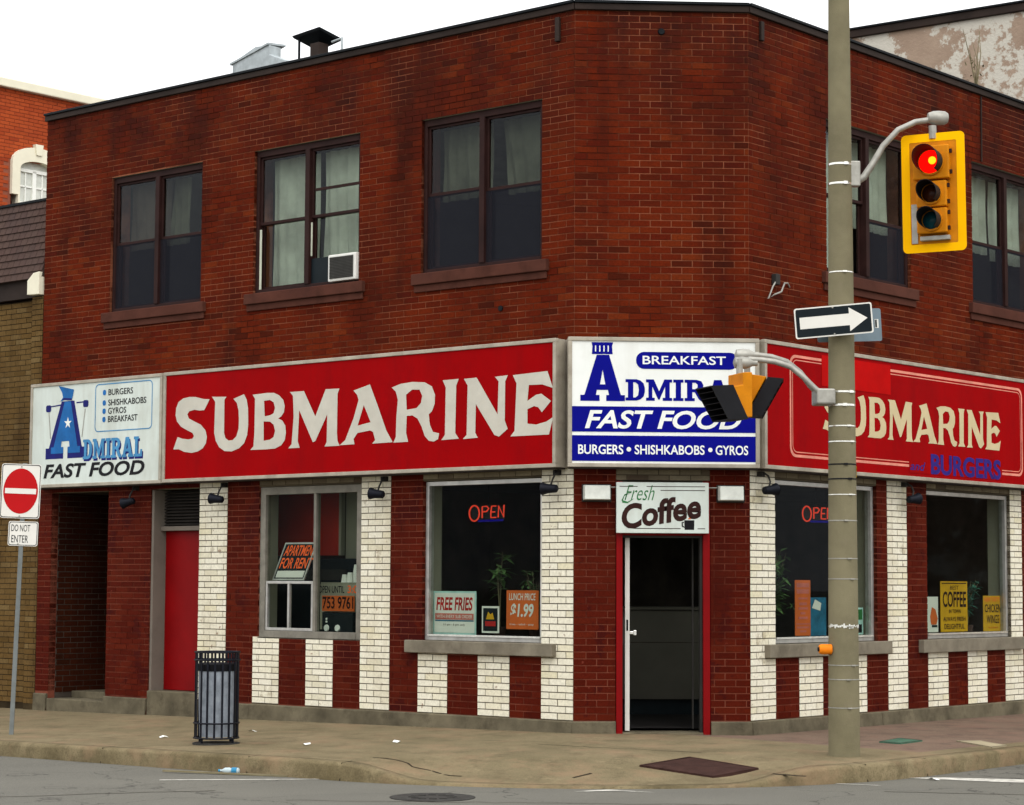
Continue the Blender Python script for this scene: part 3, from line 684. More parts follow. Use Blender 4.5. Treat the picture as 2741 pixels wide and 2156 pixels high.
# --- passage (dark recess) on the L face
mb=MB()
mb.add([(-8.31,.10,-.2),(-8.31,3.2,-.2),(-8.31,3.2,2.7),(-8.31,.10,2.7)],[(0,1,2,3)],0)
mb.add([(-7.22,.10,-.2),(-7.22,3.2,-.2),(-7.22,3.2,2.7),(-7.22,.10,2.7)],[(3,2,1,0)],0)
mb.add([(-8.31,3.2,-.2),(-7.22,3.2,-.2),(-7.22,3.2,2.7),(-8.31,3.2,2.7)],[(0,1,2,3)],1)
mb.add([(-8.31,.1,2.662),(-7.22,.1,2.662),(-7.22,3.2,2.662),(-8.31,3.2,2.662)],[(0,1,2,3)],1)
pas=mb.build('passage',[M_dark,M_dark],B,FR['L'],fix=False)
rr=random.Random(5); mb=MB()
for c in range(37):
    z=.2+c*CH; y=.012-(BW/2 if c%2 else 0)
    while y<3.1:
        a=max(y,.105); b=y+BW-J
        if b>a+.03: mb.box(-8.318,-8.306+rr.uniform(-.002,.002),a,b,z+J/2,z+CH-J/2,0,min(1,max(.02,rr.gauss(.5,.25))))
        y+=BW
tag(mb.build('passage_brick',M_brickshade,pas,fix=False),kind='stuff')
MB().box(-8.312,-7.218,-.025,3.19,-.2,.135).build('step',M_conc,B,FR['L'],bevel=.01)
MB().box(-8.30,-7.23,.35,3.19,.13,.215).build('step',M_conc,B,FR['L'],bevel=.01)
# --- red side door
door=MB().box(-6.386,-5.60,.20,.245,.30,2.17).build('door',M_redpaint,B,FR['L'],bevel=.004)
mb=MB(); mb.box(-6.428,-6.388,.012,.29,.05,2.655); mb.box(-5.60,-5.572,.05,.29,.05,2.655); mb.box(-6.387,-5.601,.12,.29,2.172,2.225)
mb.build('door_frame',M_greyframe,B,FR['L'],bevel=.004)
lv=MB().box(-6.38,-5.602,.24,.28,2.228,2.65).build('louver_panel',M_dark,B,FR['L'])
for i in range(11):
    z=2.245+i*.037; mb=MB(); mb.add([(-6.384,.165,z),(-5.603,.165,z),(-5.603,.225,z+.03),(-6.384,.225,z+.03),(-6.384,.168,z-.006),(-5.603,.168,z-.006),(-5.603,.228,z+.024),(-6.384,.228,z+.024)],[(0,1,2,3),(7,6,5,4),(0,4,5,1),(2,6,7,3)]); mb.build('slat',M_louver,lv)
MB().box(-6.43,-5.572,-.02,.29,-.2,.295).build('door_step',M_conc,B,FR['L'],bevel=.012)
# --- entrance on the chamfer
mb=MB(); mb.box(.426,.489,-.012,.13,.06,2.595); mb.box(1.295,1.364,-.012,.13,.06,2.595)
mb.box(.489,1.295,.0,.12,2.055,2.10)
ef=mb.build('entrance_frame',M_redpaint,B,bevel=.004)
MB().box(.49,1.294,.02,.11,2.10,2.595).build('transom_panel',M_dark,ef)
mb=MB(); mb.box(1.268,1.294,.03,.12,.09,2.054); mb.box(1.215,1.228,.20,.26,.13,2.05); mb.box(.49,1.268,.03,.10,2.03,2.054)
mb.build('jamb_trim',M_lampgrey,ef,bevel=.003)
MB().box(.49,1.294,-.02,.30,-.1,.105).build('threshold',M_conc,ef,bevel=.006)
# open door leaf, hinged at the left jamb and swung inwards: seen on its bright edge
dl=MB().box(0,.046,0,.80,.0,1.92).build('open_door',M_white_plastic,B,Matrix.Translation((.527,.12,.115))@rotz(R(-6)),bevel=.003)
MB().box(.046,.049,.1,.7,.25,1.85).build('pane',M_dark,dl)
mb=MB(); mb.box(.046,.10,.035,.06,.955,.985); mb.box(.085,.115,.03,.065,.945,.995); mb.build('handle',M_band,dl,bevel=.004)
MB().box(.014,.032,-.003,.0,.99,1.10).build('lock_plate',M_blackmetal,dl)
MB().box(-.06,-.01,-.10,-.06,.86,1.12).build('push_plate',M_lampgrey,dl)
# ------------------------------------------------------------------ upper windows
def curtain(label,face,x0,x1,z0,z1,y,m,waves=7,amp=.02,slant=0,cat='curtain',name='curtain',group=None):
    o=at(name,label,cat,face,((x0+x1)/2,y,z0),group); mb=MB(); n=waves*6; k=6
    vs=[];fs=[]
    for j in range(k+1):
        for i in range(n+1):
            t=i/n; v=j/k; a=x0+slant*(1-v); x=a+(x1-a)*t
            vs.append((x,y+amp*math.sin(t*waves*2*math.pi+.6*math.sin(v*5+waves))*(1-.35*v)+amp*.4*math.sin(t*17+v*2),z0+(z1-z0)*v))
    for j in range(k):
        for i in range(n): fs.append((j*(n+1)+i,j*(n+1)+i+1,(j+1)*(n+1)+i+1,(j+1)*(n+1)+i))
    mb.add(vs,fs); mb.build('cloth',m,o,smooth=True)
    MB().tube([(x0,y,z1+.01),(x1,y,z1+.01)],.012,6).build('rod',M_lampgrey,o); return o
def upwin(face,x0,x1,z0,z1,rail,screens=(1,1),sillx=(.10,.10)):
    d0,d1=.035,.125; f=.045; xm=(x0+x1)/2
    mb=MB(); mb.box(x0,x0+f,d0,d1,z0,z1); mb.box(x1-f,x1,d0,d1,z0,z1); mb.box(x0+f,x1-f,d0,d1,z1-f*1.6,z1); mb.box(x0+f,x1-f,d0,d1,z0,z0+f); mb.box(xm-.035,xm+.035,d0-.015,d1,z0+f,z1-f*1.6)
    wn=mb.build('window',M_brown,B,FR[face],bevel=.004)
    for i,(a,b) in enumerate(((x0+f,xm-.035),(xm+.035,x1-f))):
        zr=rail[i]; e=.028
        mb=MB()
        for (p,q,y0,y1,zz0,zz1) in ((a,b,.06,.095,zr,z1-f*1.6),(a,b,.10,.135,z0+f,zr+.03)):
            mb.box(p,p+e,y0,y1,zz0,zz1); mb.box(q-e,q,y0,y1,zz0,zz1); mb.box(p+e,q-e,y0,y1,zz1-e,zz1); mb.box(p+e,q-e,y0,y1,zz0,zz0+e+.005)
        mb.build('sash',M_brown,wn,bevel=.003)
        MB().box(a+e,b-e,.077,.081,zr+e,z1-f*1.6-e).build('pane',M_glassup,wn)
        MB().box(a+e,b-e,.115,.119,z0+f+e,zr).build('pane',M_glassup,wn)
        if screens[i]:
            mb=MB(); mb.add([(a,.057,z0+f),(b,.057,z0+f),(b,.057,zr),(a,.057,zr)],[(0,1,2,3)]); mb.build('insect_screen',M_screen,wn)
    s=MB().box(x0-sillx[0],x1+sillx[1],-.055,.06,z0-.125,z0-.004).build('sill',M_usill,wn,bevel=.008)
    MB().box(x0-sillx[0]+.02,x1+sillx[1]-.02,-.025,-.004,z0-.20,z0-.127).build('apron_course',M_usill,s,bevel=.004)
    return wn
# bay 1: the leftmost window
upwin('L',-7.275,-5.62,4.84,6.50,(5.66,5.66))
curtain('dull brown curtain in the upper left pane of the leftmost upper window','L',-7.21,-6.47,5.62,6.42,.27,M_curtdk,4,.015)
curtain('grey curtain pulled aside in the right half of the leftmost upper window','L',-6.42,-6.12,5.62,6.42,.27,M_curtgr,3,.02,-.08)
# bay 2: the window with the air conditioner
w2=upwin('L',-4.72,-3.03,4.86,6.51,(5.65,5.65),(0,0))
mb=MB(); mb.box(-3.79,-3.10,.063,.085,5.955,5.985); mb.build('glazing_bar',M_brown,w2)
curtain('pale green curtain drawn across the left half of the upper window with the air conditioner','L',-4.66,-3.90,4.90,6.43,.26,M_curt,5,.014)
curtain('pale curtain hanging beside the air conditioner in the right half of the middle upper window','L',-3.83,-3.10,5.22,6.43,.26,M_curt,5,.022)
mb=MB(); mb.box(-4.672,-4.64,.05,.056,4.91,5.60); mb.build('sash_track',M_curt,w2); MB().box(-3.835,-3.815,.05,.056,5.22,5.60).build('sash_track',M_curt,w2)
MB().box(-3.83,-3.485,.06,.085,4.905,5.19).build('filler_board',M_sgnblack,w2)
ac=at('air_conditioner','white window air conditioner with grey grille in the middle upper window','air conditioner','L',(-3.26,-.03,4.88))
MB().box(-3.475,-3.045,-.035,.30,4.885,5.185).build('case',M_white_plastic,ac,bevel=.012)
g=MB().box(-3.44,-3.08,-.043,-.033,4.915,5.155).build('grille',M_grille,ac)
for i in range(14): MB().box(-3.438,-3.082,-.049,-.043,4.92+i*.0167,4.928+i*.0167).build('fin',M_lampgrey,g)
# bay 3
upwin('L',-2.10,-.43,4.86,6.52,(5.69,5.66))
curtain('olive curtain behind the upper left pane of the upper window nearest the chamfered corner','L',-2.04,-1.32,5.66,6.44,.28,M_curtgr,5,.02)
curtain('dim olive curtain behind the upper right pane of the upper window nearest the chamfered corner','L',-1.20,-.48,5.64,6.44,.28,M_curtgr,4,.025,.1)
# R face
upwin('R',1.46,3.20,4.88,6.53,(5.72,5.55),(0,1))
curtain('pale curtain in the upper window behind the traffic signal, right half','R',2.38,3.14,5.5,6.46,.27,M_curt,5,.018)
curtain('whitish curtain in the upper window behind the traffic signal, left half beside the pole','R',1.52,2.28,4.93,6.46,.27,M_curt,5,.018)
upwin('R',4.63,6.37,4.87,6.55,(5.60,5.60),(1,1))
curtain('pale green curtain in the left half of the upper window at the right picture edge','R',4.70,5.46,5.55,6.47,.27,M_curt,5,.02)
curtain('pale green curtain in the right half of the upper window at the right picture edge','R',5.54,6.30,5.5,6.47,.27,M_curt,5,.02)
upwin('R',8.2,9.9,4.87,6.55,(5.60,5.60),(1,1))
# ------------------------------------------------------------------ shop windows
def shopwin(face,x0,x1,z0,z1,m,f=.04,d=.06,sill=None,mull=()):
    mb=MB(); mb.box(x0,x0+f,d-.02,d+.06,z0,z1); mb.box(x1-f,x1,d-.02,d+.06,z0,z1); mb.box(x0+f,x1-f,d-.02,d+.06,z1-f,z1); mb.box(x0+f,x1-f,d-.025,d+.06,z0,z0+f*.9)
    for q in mull: mb.box(q-.02,q+.02,d-.015,d+.055,z0+f*.9,z1-f)
    w_=mb.build('shop_window',m,B,FR[face],bevel=.003)
    xs=[x0+f]+[q for q in mull]+[x1-f]
    for a,b in zip(xs[:-1],xs[1:]): MB().box(a+(.02 if a in mull else 0),b-(.02 if b in mull else 0),d+.018,d+.024,z0+f*.9,z1-f).build('pane',M_glass,w_)
    MB().box(x0+.02,x1-.02,d+.0605,.299,z0+.002,z0+.03).build('display_ledge',M_paper if face!='L' else M_lampgrey,w_)
    if sill: MB().box(sill[0],sill[1],-.07,.058,sill[2],sill[3]).build('stone_sill',M_stone,w_,bevel=.008)
    return w_
s1=shopwin('L',-4.56,-2.952,.955,2.638,M_alumdk,.085,.04,None,(-3.69,))
s2=shopwin('L',-2.036,-.418,.975,2.636,M_alum,.045,.06,(-2.236,-.22,.842,.972))
s3=shopwin('R',.453,2.418,.975,2.636,M_alum,.045,.06,(.25,2.622,.835,.970))
s4=shopwin('R',3.503,5.458,.975,2.636,M_alum,.045,.06,(3.298,5.70,.825,.970))
s5=shopwin('R',6.9,9.0,.975,2.636,M_alum,.045,.06,(6.7,9.2,.825,.970))
# bright ledge nosings that catch the sky
for w_,a,b,fc in((s2,-1.98,-.45,'L'),(s3,.5,2.37,'R'),(s4,3.55,5.41,'R')): MB().box(a,b,.018,.04,1.018,1.038).build('nosing',M_band,w_)
# service hatch in the first shop window (a sliding sash frame)
h=[]
mb=MB(); a,b,c,d=-4.47,-3.715,1.035,1.585
mb.box(a,a+.028,.03,.075,c,d); mb.box(b-.028,b,.03,.075,c,d); mb.box(a+.028,b-.028,.03,.075,d-.03,d); mb.box(a+.028,b-.028,.03,.075,c,c+.03); mb.box(-4.12,-4.09,.032,.073,c+.03,d-.03)
hf=mb.build('service_hatch',M_alum,s1,bevel=.003)
# ------------------------------------------------------------------ things behind the shop windows
def slab(name,label,cat,face,x0,x1,z0,z1,y,m,group=None,part='card',th=.006,rot=0):
    o=at(name,label,cat,face,((x0+x1)/2,y,z0),group); MB().box(x0,x1,y,y+th,z0,z1).build(part,m,o); return o
# red board hanging in the first window's room and the grey-green return beside it
rb=slab('red_board','red board on the wall inside the left shop window','board','L',-5.35,-4.02,1.88,2.62,.75,M_redboard,part='panel',th=.03)
MB().box(-4.019,-3.98,.73,.79,1.88,2.62).build('edge_strip',M_inwall,rb)
bs=at('wall_panel','tall grey green panel to the right of the red board','panel','L',(-3.5,.80,.2)); MB().box(-3.975,-2.9,.80,.83,.2,2.62).build('panel',M_inwall,bs)
bk=at('equipment_cabinet','black cabinet under the red board inside the left shop window','cabinet','L',(-4.3,.72,.2)); MB().box(-5.2,-3.6,.60,.78,.2,1.84).build('body',M_sgnblack,bk,bevel=.01); MB().box(-4.4,-3.75,.575,.60,1.6,1.72).build('door',M_lampgrey,bk)
# apartment for rent sign: leans back above the hatch
ap=at('rent_sign','orange on black apartment for rent sign above the service hatch','sign','L',(-4.1,.11,1.59))
def lean(mb): 
    mb.v=[(x-.42*(1.59-z)*-1 if False else x+.40*(z-1.59),y+.10*(z-1.59),z) for x,y,z in mb.v]; return mb
lean(MB().box(-4.43,-3.94,.10,.108,1.60,2.01)).build('board',M_sgnblack,ap)
mb=MB(); a,b,c,d=-4.44,-3.93,1.594,2.016
mb.box(a,a+.018,.094,.112,c,d); mb.box(b-.018,b,.094,.112,c,d); mb.box(a+.018,b-.018,.094,.112,d-.018,d); mb.box(a+.018,b-.018,.094,.112,c,c+.018); lean(mb).build('frame',M_alum,ap)
lean(MB().box(-4.40,-3.965,.094,.0995,1.625,1.70)).build('white_strip',M_paper,ap)
for s,z0,z1 in(('APARTMENT',1.868,1.985),('FOR RENT',1.725,1.845)):
    vs,fs=fit(text2d(s,.015),-4.40,-3.90,z0,z1,.0965); mb=MB().add(vs,fs); lean(mb).build('lettering',M_orangetxt,ap,fix=False)
# cream board with opening hours and phone card, machine and cups
cb=slab('notice_board','cream board with opening hours lettering inside the left shop window','notice','L',-3.90,-3.20,1.05,1.555,.33,M_inwall,part='board')
words('lettering','OPEN UNTIL',-3.92,-3.52,1.455,1.535,.327,M_black,cb,.01); words('lettering','3:00',-3.47,-3.25,1.455,1.54,.327,M_orangetxt,cb,.015)
pc=slab('phone_card','orange and cream card with a telephone number beside the hatch','card','L',-3.84,-3.335,1.255,1.425,.30,M_orange,th=.005); words('lettering','753 9761',-3.83,-3.35,1.28,1.415,.297,M_coffee,pc,.02)
cm=at('coffee_machine','black countertop machine with two white dials inside the left shop window','machine','L',(-3.53,.22,1.01))
MB().box(-3.74,-3.26,.20,.30,1.012,1.245).build('body',M_sgnblack,cm,bevel=.01)
for x in(-3.66,-3.49): MB().lathe([(.034,.185),(.038,.199)],(x,0,1.07),16,axis='y').build('dial',M_cup,cm)
for z in(1.14,1.17): MB().lathe([(.012,.19),(.012,.199)],(-3.66,0,z),10,axis='y').build('button',M_cup,cm)
def cups(x,y,z,n,label):
    o=at('paper_cups',label,'cups','L',(x,y,z)); 
    for i in range(n): MB().lathe([(.042,0),(.030,.085),(.030,.088),(.028,.088)][::1],(x,y,z+i*.022),16).build('cup',M_cup,o,smooth=True)
sh=at('shelf','narrow cream shelf above the phone card inside the left shop window','shelf','L',(-3.4,.40,1.555)); MB().box(-3.90,-3.15,.336,.50,1.557,1.572).build('board',M_inwall,sh)
cups(-3.40,.40,1.573,6,'tallest stack of white paper cups on the shelf'); cups(-3.50,.40,1.573,2,'middle stack of white paper cups on the shelf'); cups(-3.585,.40,1.573,1,'single low white cup at the left end of the shelf')
cups(-3.30,.40,1.573,3,'stack of white paper cups at the right end of the shelf, against the brick pier')
# second shop window
p=slab('poster','white free fries poster with pale cyan border in the shop window left of the door','poster','L',-2.0,-1.40,1.035,1.487,.13,M_cyan)
MB().box(-1.98,-1.42,.127,.1295,1.055,1.467).build('print_field',M_paper,p)
words('lettering','FREE FRIES',-1.955,-1.445,1.285,1.425,.1255,M_redprint,p,.03,.15)
MB().box(-1.97,-1.43,.1255,.1265,1.19,1.255).build('print_band',M_pinkprint,p); words('lettering','WITH EVERY SUB ORDER',-1.95,-1.45,1.205,1.24,.1245,M_paper,p); MB().box(-1.97,-1.43,.1255,.1265,1.172,1.186).build('print_band',M_bluecard,p)
words('lettering','11 am - 6 pm only',-1.85,-1.55,1.12,1.15,.1255,M_coffee,p)
p=slab('flyer','small black flyer with white border standing between two posters','flyer','L',-1.32,-1.085,1.06,1.335,.13,M_paper); MB().box(-1.30,-1.105,.127,.1295,1.08,1.315).build('print_field',M_sgnblack,p)
shape('print_motif',[[(-1.26,1.20),(-1.15,1.20),(-1.17,1.27),(-1.2,1.25),(-1.23,1.28)]],.1262,M_yellowcard,p); MB().box(-1.27,-1.13,.1255,.1265,1.13,1.18).build('print_motif',M_redprint,p)
p=slab('poster','orange poster with a white 1.99 price left of the door','poster','L',-.985,-.56,1.105,1.50,.13,M_orange)
words('lettering','LUNCH PRICE',-.95,-.595,1.40,1.47,.127,M_paper,p,.01,.1); words('lettering','$1.99',-.93,-.62,1.21,1.365,.127,M_paper,p,.03,.15); words('lettering','fries - salad - pop',-.94,-.62,1.14,1.165,.127,M_paper,p)
def neon(label,face,x0,x1,z0,z1,y):
    o=at('neon_sign',label,'neon sign',face,((x0+x1)/2,y,z0)); W_=x1-x0; H_=z1-z0
    def tb(pts,m=M_neon,r=.008,nm='tube'):
        MB().tube([(x0+a*W_,y,z0+b*H_) for a,b in pts],r,6,cap=True).build(nm,m,o,smooth=True)
    tb([(.16+.14*math.cos(t*math.pi/8),.5+.48*math.sin(t*math.pi/8)) for t in range(17)])
    tb([(.38,.2),(.38,.9),(.5,.92),(.56,.78),(.5,.6),(.40,.58)]); tb([(.76,.92),(.64,.92),(.62,.57),(.62,.22),(.76,.22)]); tb([(.63,.56),(.73,.56)]); tb([(.82,.22),(.83,.92),(.97,.25),(.98,.98)])
    tb([(.28,.02),(.95,.05)],M_neonblue,.012)
    MB().box(x0+.02,x1-.02,y+.02,y+.03,z0+.02,z1-.02).build('backing',M_sgnblack,o)
    MB().tube([(x0+W_*.5,y+.03,z1),(x0+W_*.5,y+.03,2.6)],.004,5).build('hanger',M_black,o)
neon('red neon OPEN sign in the shop window left of the door','L',-1.575,-1.075,2.215,2.385,.2)
neon('red neon OPEN sign in the shop window behind the pole','R',1.256,1.86,2.235,2.40,.2)
def plant(label,face,x,y,z,h,spread,n,m,seed,tall=False,leaf=.07):
    o=at('potted_plant',label,'plant',face,(x,y,z)); rr=random.Random(seed)
    MB().lathe([(.05,z),(.07,z+.11),(.065,z+.11)],(x,y,0),14).build('pot',M_pot,o)
    st=MB(); lf=MB()
    for i in range(n):
        a=rr.uniform(0,6.28); ln=h*rr.uniform(.55,1.); sp=spread*rr.uniform(.3,1); pts=[]
        for k in range(6):
            t=k/5; pts.append((x+math.cos(a)*sp*t**1.5,y+math.sin(a)*sp*.35*t**1.5,z+.1+ln*(t-.25*t*t*(0 if tall else 1))))
        st.tube(pts,[.005*(1-.6*k/5) for k in range(6)],5)
        for k in range(9):
            t=rr.uniform(.35 if not tall else .6,1); j=min(4,int(t*5)); q=Vector(pts[j]).lerp(Vector(pts[j+1]),t*5-j); b=rr.uniform(0,6.28); d=Vector((math.cos(b),math.sin(b)*.6,rr.uniform(-.5,.6))).normalized()*leaf*rr.uniform(.7,1.5); s_=d.cross(Vector((0,0,1))).normalized()*leaf*.22
            lf.add([q,q+d*.5+s_,q+d+Vector((0,0,-.015)),q+d*.5-s_],[(0,1,2,3)])
    st.build('stem',M_stem,o); lf.build('foliage',m,o,fix=False)
plant('tall spindly plant behind the small flyer left of the door','L',-1.22,.30,1.01,.80,.10,4,M_leaf,3,True,.14)
plant('leafy plant behind the orange price poster left of the door','L',-.78,.34,1.01,.80,.28,12,M_leaf,4)
plant('low plant behind the white free fries poster','L',-1.90,.40,1.01,.50,.14,6,M_leaf,8)
plant('large bushy green plant left of the pole in the shop window behind the pole','R',.86,.32,.90,1.30,.30,30,M_leaf,5,False,.13)
plant('plant behind the teal poster beside the pole','R',1.60,.45,1.0,.50,.22,8,M_leaf,15)
plant('bluish plant between two yellow posters in the right shop window','R',4.95,.30,1.0,.72,.34,18,M_leafblue,6,False,.10)
# right of the door
p=slab('poster','tall narrow orange poster in the shop window behind the pole','poster','R',.995,1.285,1.045,1.62,.12,M_orange)
for z,a,b,h_ in((1.545,.09,.9,.045),(1.48,.1,.88,.045),(1.42,.2,.8,.02),(1.36,.25,.75,.028),(1.315,.2,.8,.024),(1.265,.35,.65,.024),(1.215,.2,.8,.026),(1.16,.05,.95,.012),(1.12,.1,.9,.02),(1.08,.3,.7,.02)): MB().box(.995+.29*a,.995+.29*b,.117,.1195,z,z+h_).build('print_line',M_pinkprint,p)
p=slab('poster','teal picture poster beside the tall orange poster','poster','R',1.295,1.62,1.04,1.44,.14,M_bluecard); shape('print_motif',[[(1.34,1.33),(1.5,1.30),(1.52,1.38),(1.40,1.42)]],.137,M_paper,p)
p=slab('poster','white and green menu poster to the right of the pole','poster','R',2.0,2.36,1.04,1.33,.14,M_cyan)
for a,b,c,d,m in((2.02,2.34,1.20,1.31,M_green),(2.05,2.2,1.07,1.17,M_orange),(2.23,2.33,1.06,1.15,M_sgnblack)): MB().box(a,b,.137,.1395,c,d).build('print_motif',m,p)
p=slab('poster','narrow white picture card at the left end of the right shop window','card','R',3.60,3.945,1.045,1.445,.12,M_paper); shape('print_motif',[[(3.78,1.13),(3.9,1.13),(3.93,1.2),(3.88,1.3),(3.8,1.33),(3.76,1.22)]],.117,M_orange,p); MB().box(3.8,3.92,.117,.1195,1.10,1.125).build('print_motif',M_sgnblack,p)
p=slab('poster','yellow coffee poster with bold brown lettering in the right shop window','poster','R',4.005,4.625,1.045,1.62,.12,M_yellowcard)
words('lettering','BEST',4.22,4.42,1.525,1.57,.117,M_coffee,p); words('lettering','COFFEE',4.05,4.59,1.325,1.505,.117,M_coffee,p,.02); words('lettering','IN TOWN',4.19,4.46,1.255,1.30,.117,M_coffee,p,.01); words('lettering','ALWAYS FRESH',4.06,4.57,1.165,1.215,.117,M_coffee,p,.01); words('lettering','DELIGHTFUL',4.08,4.55,1.075,1.135,.117,M_coffee,p,.01)
MB().box(4.03,4.60,.117,.1195,1.592,1.604).build('print_line',M_coffee,p)
p=slab('poster','yellow chicken wings poster in the right shop window','poster','R',5.005,5.46,1.04,1.455,.12,M_yellowcard)
words('lettering','NEW TASTY',5.03,5.40,1.385,1.435,.117,M_orangetxt,p); words('lettering','CHICKEN',5.035,5.42,1.26,1.355,.117,M_coffee,p,.01); words('lettering','WINGS',5.08,5.38,1.13,1.23,.117,M_coffee,p,.01); words('lettering','try them',5.12,5.35,1.065,1.095,.117,M_redprint,p)
# counter seen through the open door
ct=at('counter','long beige shop counter seen through the open door','counter','C',(1.,2.6,.13)); MB().box(-.2,2.4,2.6,3.1,.30,1.28).build('front',M_counter,ct); MB().box(-.22,2.42,2.56,3.12,1.285,1.32).build('top',M_counter,ct,bevel=.008); MB().box(-.15,2.35,2.66,3.05,.13,.298).build('toe_kick',M_sgnblack,ct); MB().box(-.2,2.4,2.597,2.6,.92,.93).build('seam',M_dark,ct)
# ------------------------------------------------------------------ fascia signs
SY=-.213
def sign(name,label,face,x0,x1,z0,z1,mface,inset=.04):
    o=at(name,label,'sign',face,((x0+x1)/2,SY,z0))
    MB().box(x0+.004,x1-.004,SY+.02,-.012,z0+.004,z1-.004).build('cabinet',M_signframe,o)
    f=inset
    for a,b,c,d in((x0,x1,z1-f,z1),(x0,x1,z0,z0+f),(x0,x0+f,z0+f,z1-f),(x1-f,x1,z0+f,z1-f)): MB().box(a,b,SY,SY+.05,c,d).build('frame_rail',M_signframe,o,bevel=.005)
    MB().box(x0+f,x1-f,SY+.014,SY+.02,z0+f,z1-f).build('face',mface,o)
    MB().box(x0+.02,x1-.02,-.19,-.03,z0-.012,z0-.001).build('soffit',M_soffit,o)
    return o
FY=SY+.011
# red SUBMARINE sign
sg=sign('fascia_sign','long red fascia sign with big off-white SUBMARINE letters','L',-6.0,-.065,2.722,4.013,M_signred)
for ch in 'SUBMARINE':
    shape('letter',SUB[ch],FY,M_letter,sg)
# white ADMIRAL sign at the far left
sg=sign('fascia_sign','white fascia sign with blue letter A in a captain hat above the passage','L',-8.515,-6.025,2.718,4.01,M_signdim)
MB().box(-6.024,-6.002,-.20,-.02,2.72,4.01).build('joint_strip',M_signframe,sg)
def A_shape(xl,xr,zb,zt,tl_,tr_,y,m,par,dx=0,dz=0,inner=True,g=0):
    w_=xr-xl; h_=zt-zb
    P=lambda u,v:(xl+u*w_+dx,zb+v*h_+dz)
    a=(tl_-xl)/w_; b=(tr_-xl)/w_
    lo=[P(0-g,0-g*.6),P(.43+g*.3,0-g*.6),P(.43+g*.3,.13+g*.6),P(.35,.13+g),P(.37,.24+g),P(.62,.24+g),P(.64,.13+g),P(.58-g*.3,.13+g*.6),P(.58-g*.3,-g*.6),P(1+g,-g*.6),P(1+g,.13+g*.6),P(.91+g,.13+g*.6),P(b+g,1),P(a-g,1),P(.09-g,.13+g*.6),P(-g,.13+g*.6)]
    shape('letter',[lo]+([[P(.44,.36),P(.56,.36),P(.5,.68)]] if inner else []),y,m,par)
A_shape(-8.165,-7.475,3.09,3.77,-7.87,-7.70,FY+.0012,M_navydk,sg,0,0,False,.055)
A_shape(-8.10,-7.53,3.13,3.765,-7.85,-7.725,FY-.0004,M_sky,sg,0,0,False,-.005)
shape('captain_hat',[[(-7.97,3.965),(-7.67,3.905),(-7.69,3.83),(-7.71,3.775),(-7.86,3.785),(-7.93,3.77),(-7.88,3.82),(-7.90,3.88)]],FY-.0016,M_sky,sg)
shape('hat_peak',[[(-7.96,3.765),(-7.90,3.79),(-7.70,3.775),(-7.71,3.80),(-7.86,3.812)]],FY-.0026,M_navydk,sg)
st=[]
for i in range(10):
    t=math.pi/2+i*math.pi/5; r=.075 if i%2==0 else .028; st.append((-7.775+r*math.cos(t),3.50+r*math.sin(t)))
shape('star',[st],FY-.0016,M_signwhite,sg)
for pts in([(-8.13,3.708),(-7.87,3.722),(-7.87,3.738),(-8.13,3.722)],[(-7.62,3.735),(-7.43,3.738),(-7.43,3.755),(-7.62,3.75)]): shape('arm',[pts],FY,M_navydk,sg)
for cx,cz in((-8.16,3.70),(-7.44,3.73)): shape('hand',[rrect(cx-.05,cx+.05,cz-.05,cz+.035,.025)],FY-.0006,M_navydk,sg)
for x0,x1 in((-8.155,-8.11),(-7.45,-7.50)): shape('cane',[[(x0-.008,3.66),(x0+.008,3.66),(x1+.008,3.32),(x1-.008,3.32)]],FY,M_steel,sg)
slabword('DMIRAL',-7.475,-6.375,3.035,3.275,FY+.0012,M_navydk,sg,.018,-.015); slabword('DMIRAL',-7.475,-6.375,3.045,3.285,FY-.0006,M_skypale,sg)
words('lettering','FAST FOOD',-8.235,-6.325,2.83,3.005,FY,M_black,sg,.03,.22)
shape('border_line',[rrect(-7.262,-6.205,3.365,3.945,.06),rrect(-7.250,-6.217,3.377,3.933,.05)],FY,M_skypale,sg)
for s,x1,z in(('BURGERS',-6.56,3.80),('SHISHKABOBS',-6.315,3.675),('GYROS',-6.68,3.575),('BREAKFAST',-6.47,3.475)):
    words('lettering',s,-7.015,x1,z,z+.075,FY,M_black,sg,.012); shape('bullet',[rrect(-7.12,-7.06,z+.005,z+.07,.025)],FY,M_sky,sg)
# white and blue ADMIRAL sign on the chamfer
sg=sign('fascia_sign','bright white and navy blue fast food sign over the corner entrance','C',-.076,1.836,2.722,4.016,M_signwhite)
A_shape(.047,.491,3.378,3.838,.209,.333,FY,M_navy,sg)
shape('chef_hat',[[(.157,3.964),(.373,3.964),(.362,3.925),(.368,3.845),(.160,3.845),(.167,3.925)]],FY,M_navy,sg)
for i in range(4): MB().box(.192+i*.042,.203+i*.042,FY-.0012,FY-.001,3.87,3.93).build('hat_stripe',M_signwhite,sg)
shape('banner',[rrect(.602,1.62,3.702,3.872,.08)],FY,M_navy,sg); words('lettering','BREAKFAST',.667,1.50,3.748,3.834,FY-.0012,M_signwhite,sg,.012)
slabword('DMIRAL',.497,1.72,3.385,3.598,FY,M_navy,sg)
MB().box(-.036,1.796,FY-.0004,FY,3.072,3.325).build('blue_band',M_navy,sg); MB().box(-.036,1.796,FY-.0004,FY,2.782,3.036).build('blue_band',M_navy,sg)
words('lettering','FAST FOOD',.093,1.655,3.104,3.288,FY-.0016,M_signwhite,sg,.025,.25)
for s,a,b in(('BURGERS',.026,.475),('SHISHKABOBS',.588,1.285),('GYROS',1.395,1.721)): words('lettering',s,a,b,2.85,2.945,FY-.0016,M_signwhite,sg,.018)
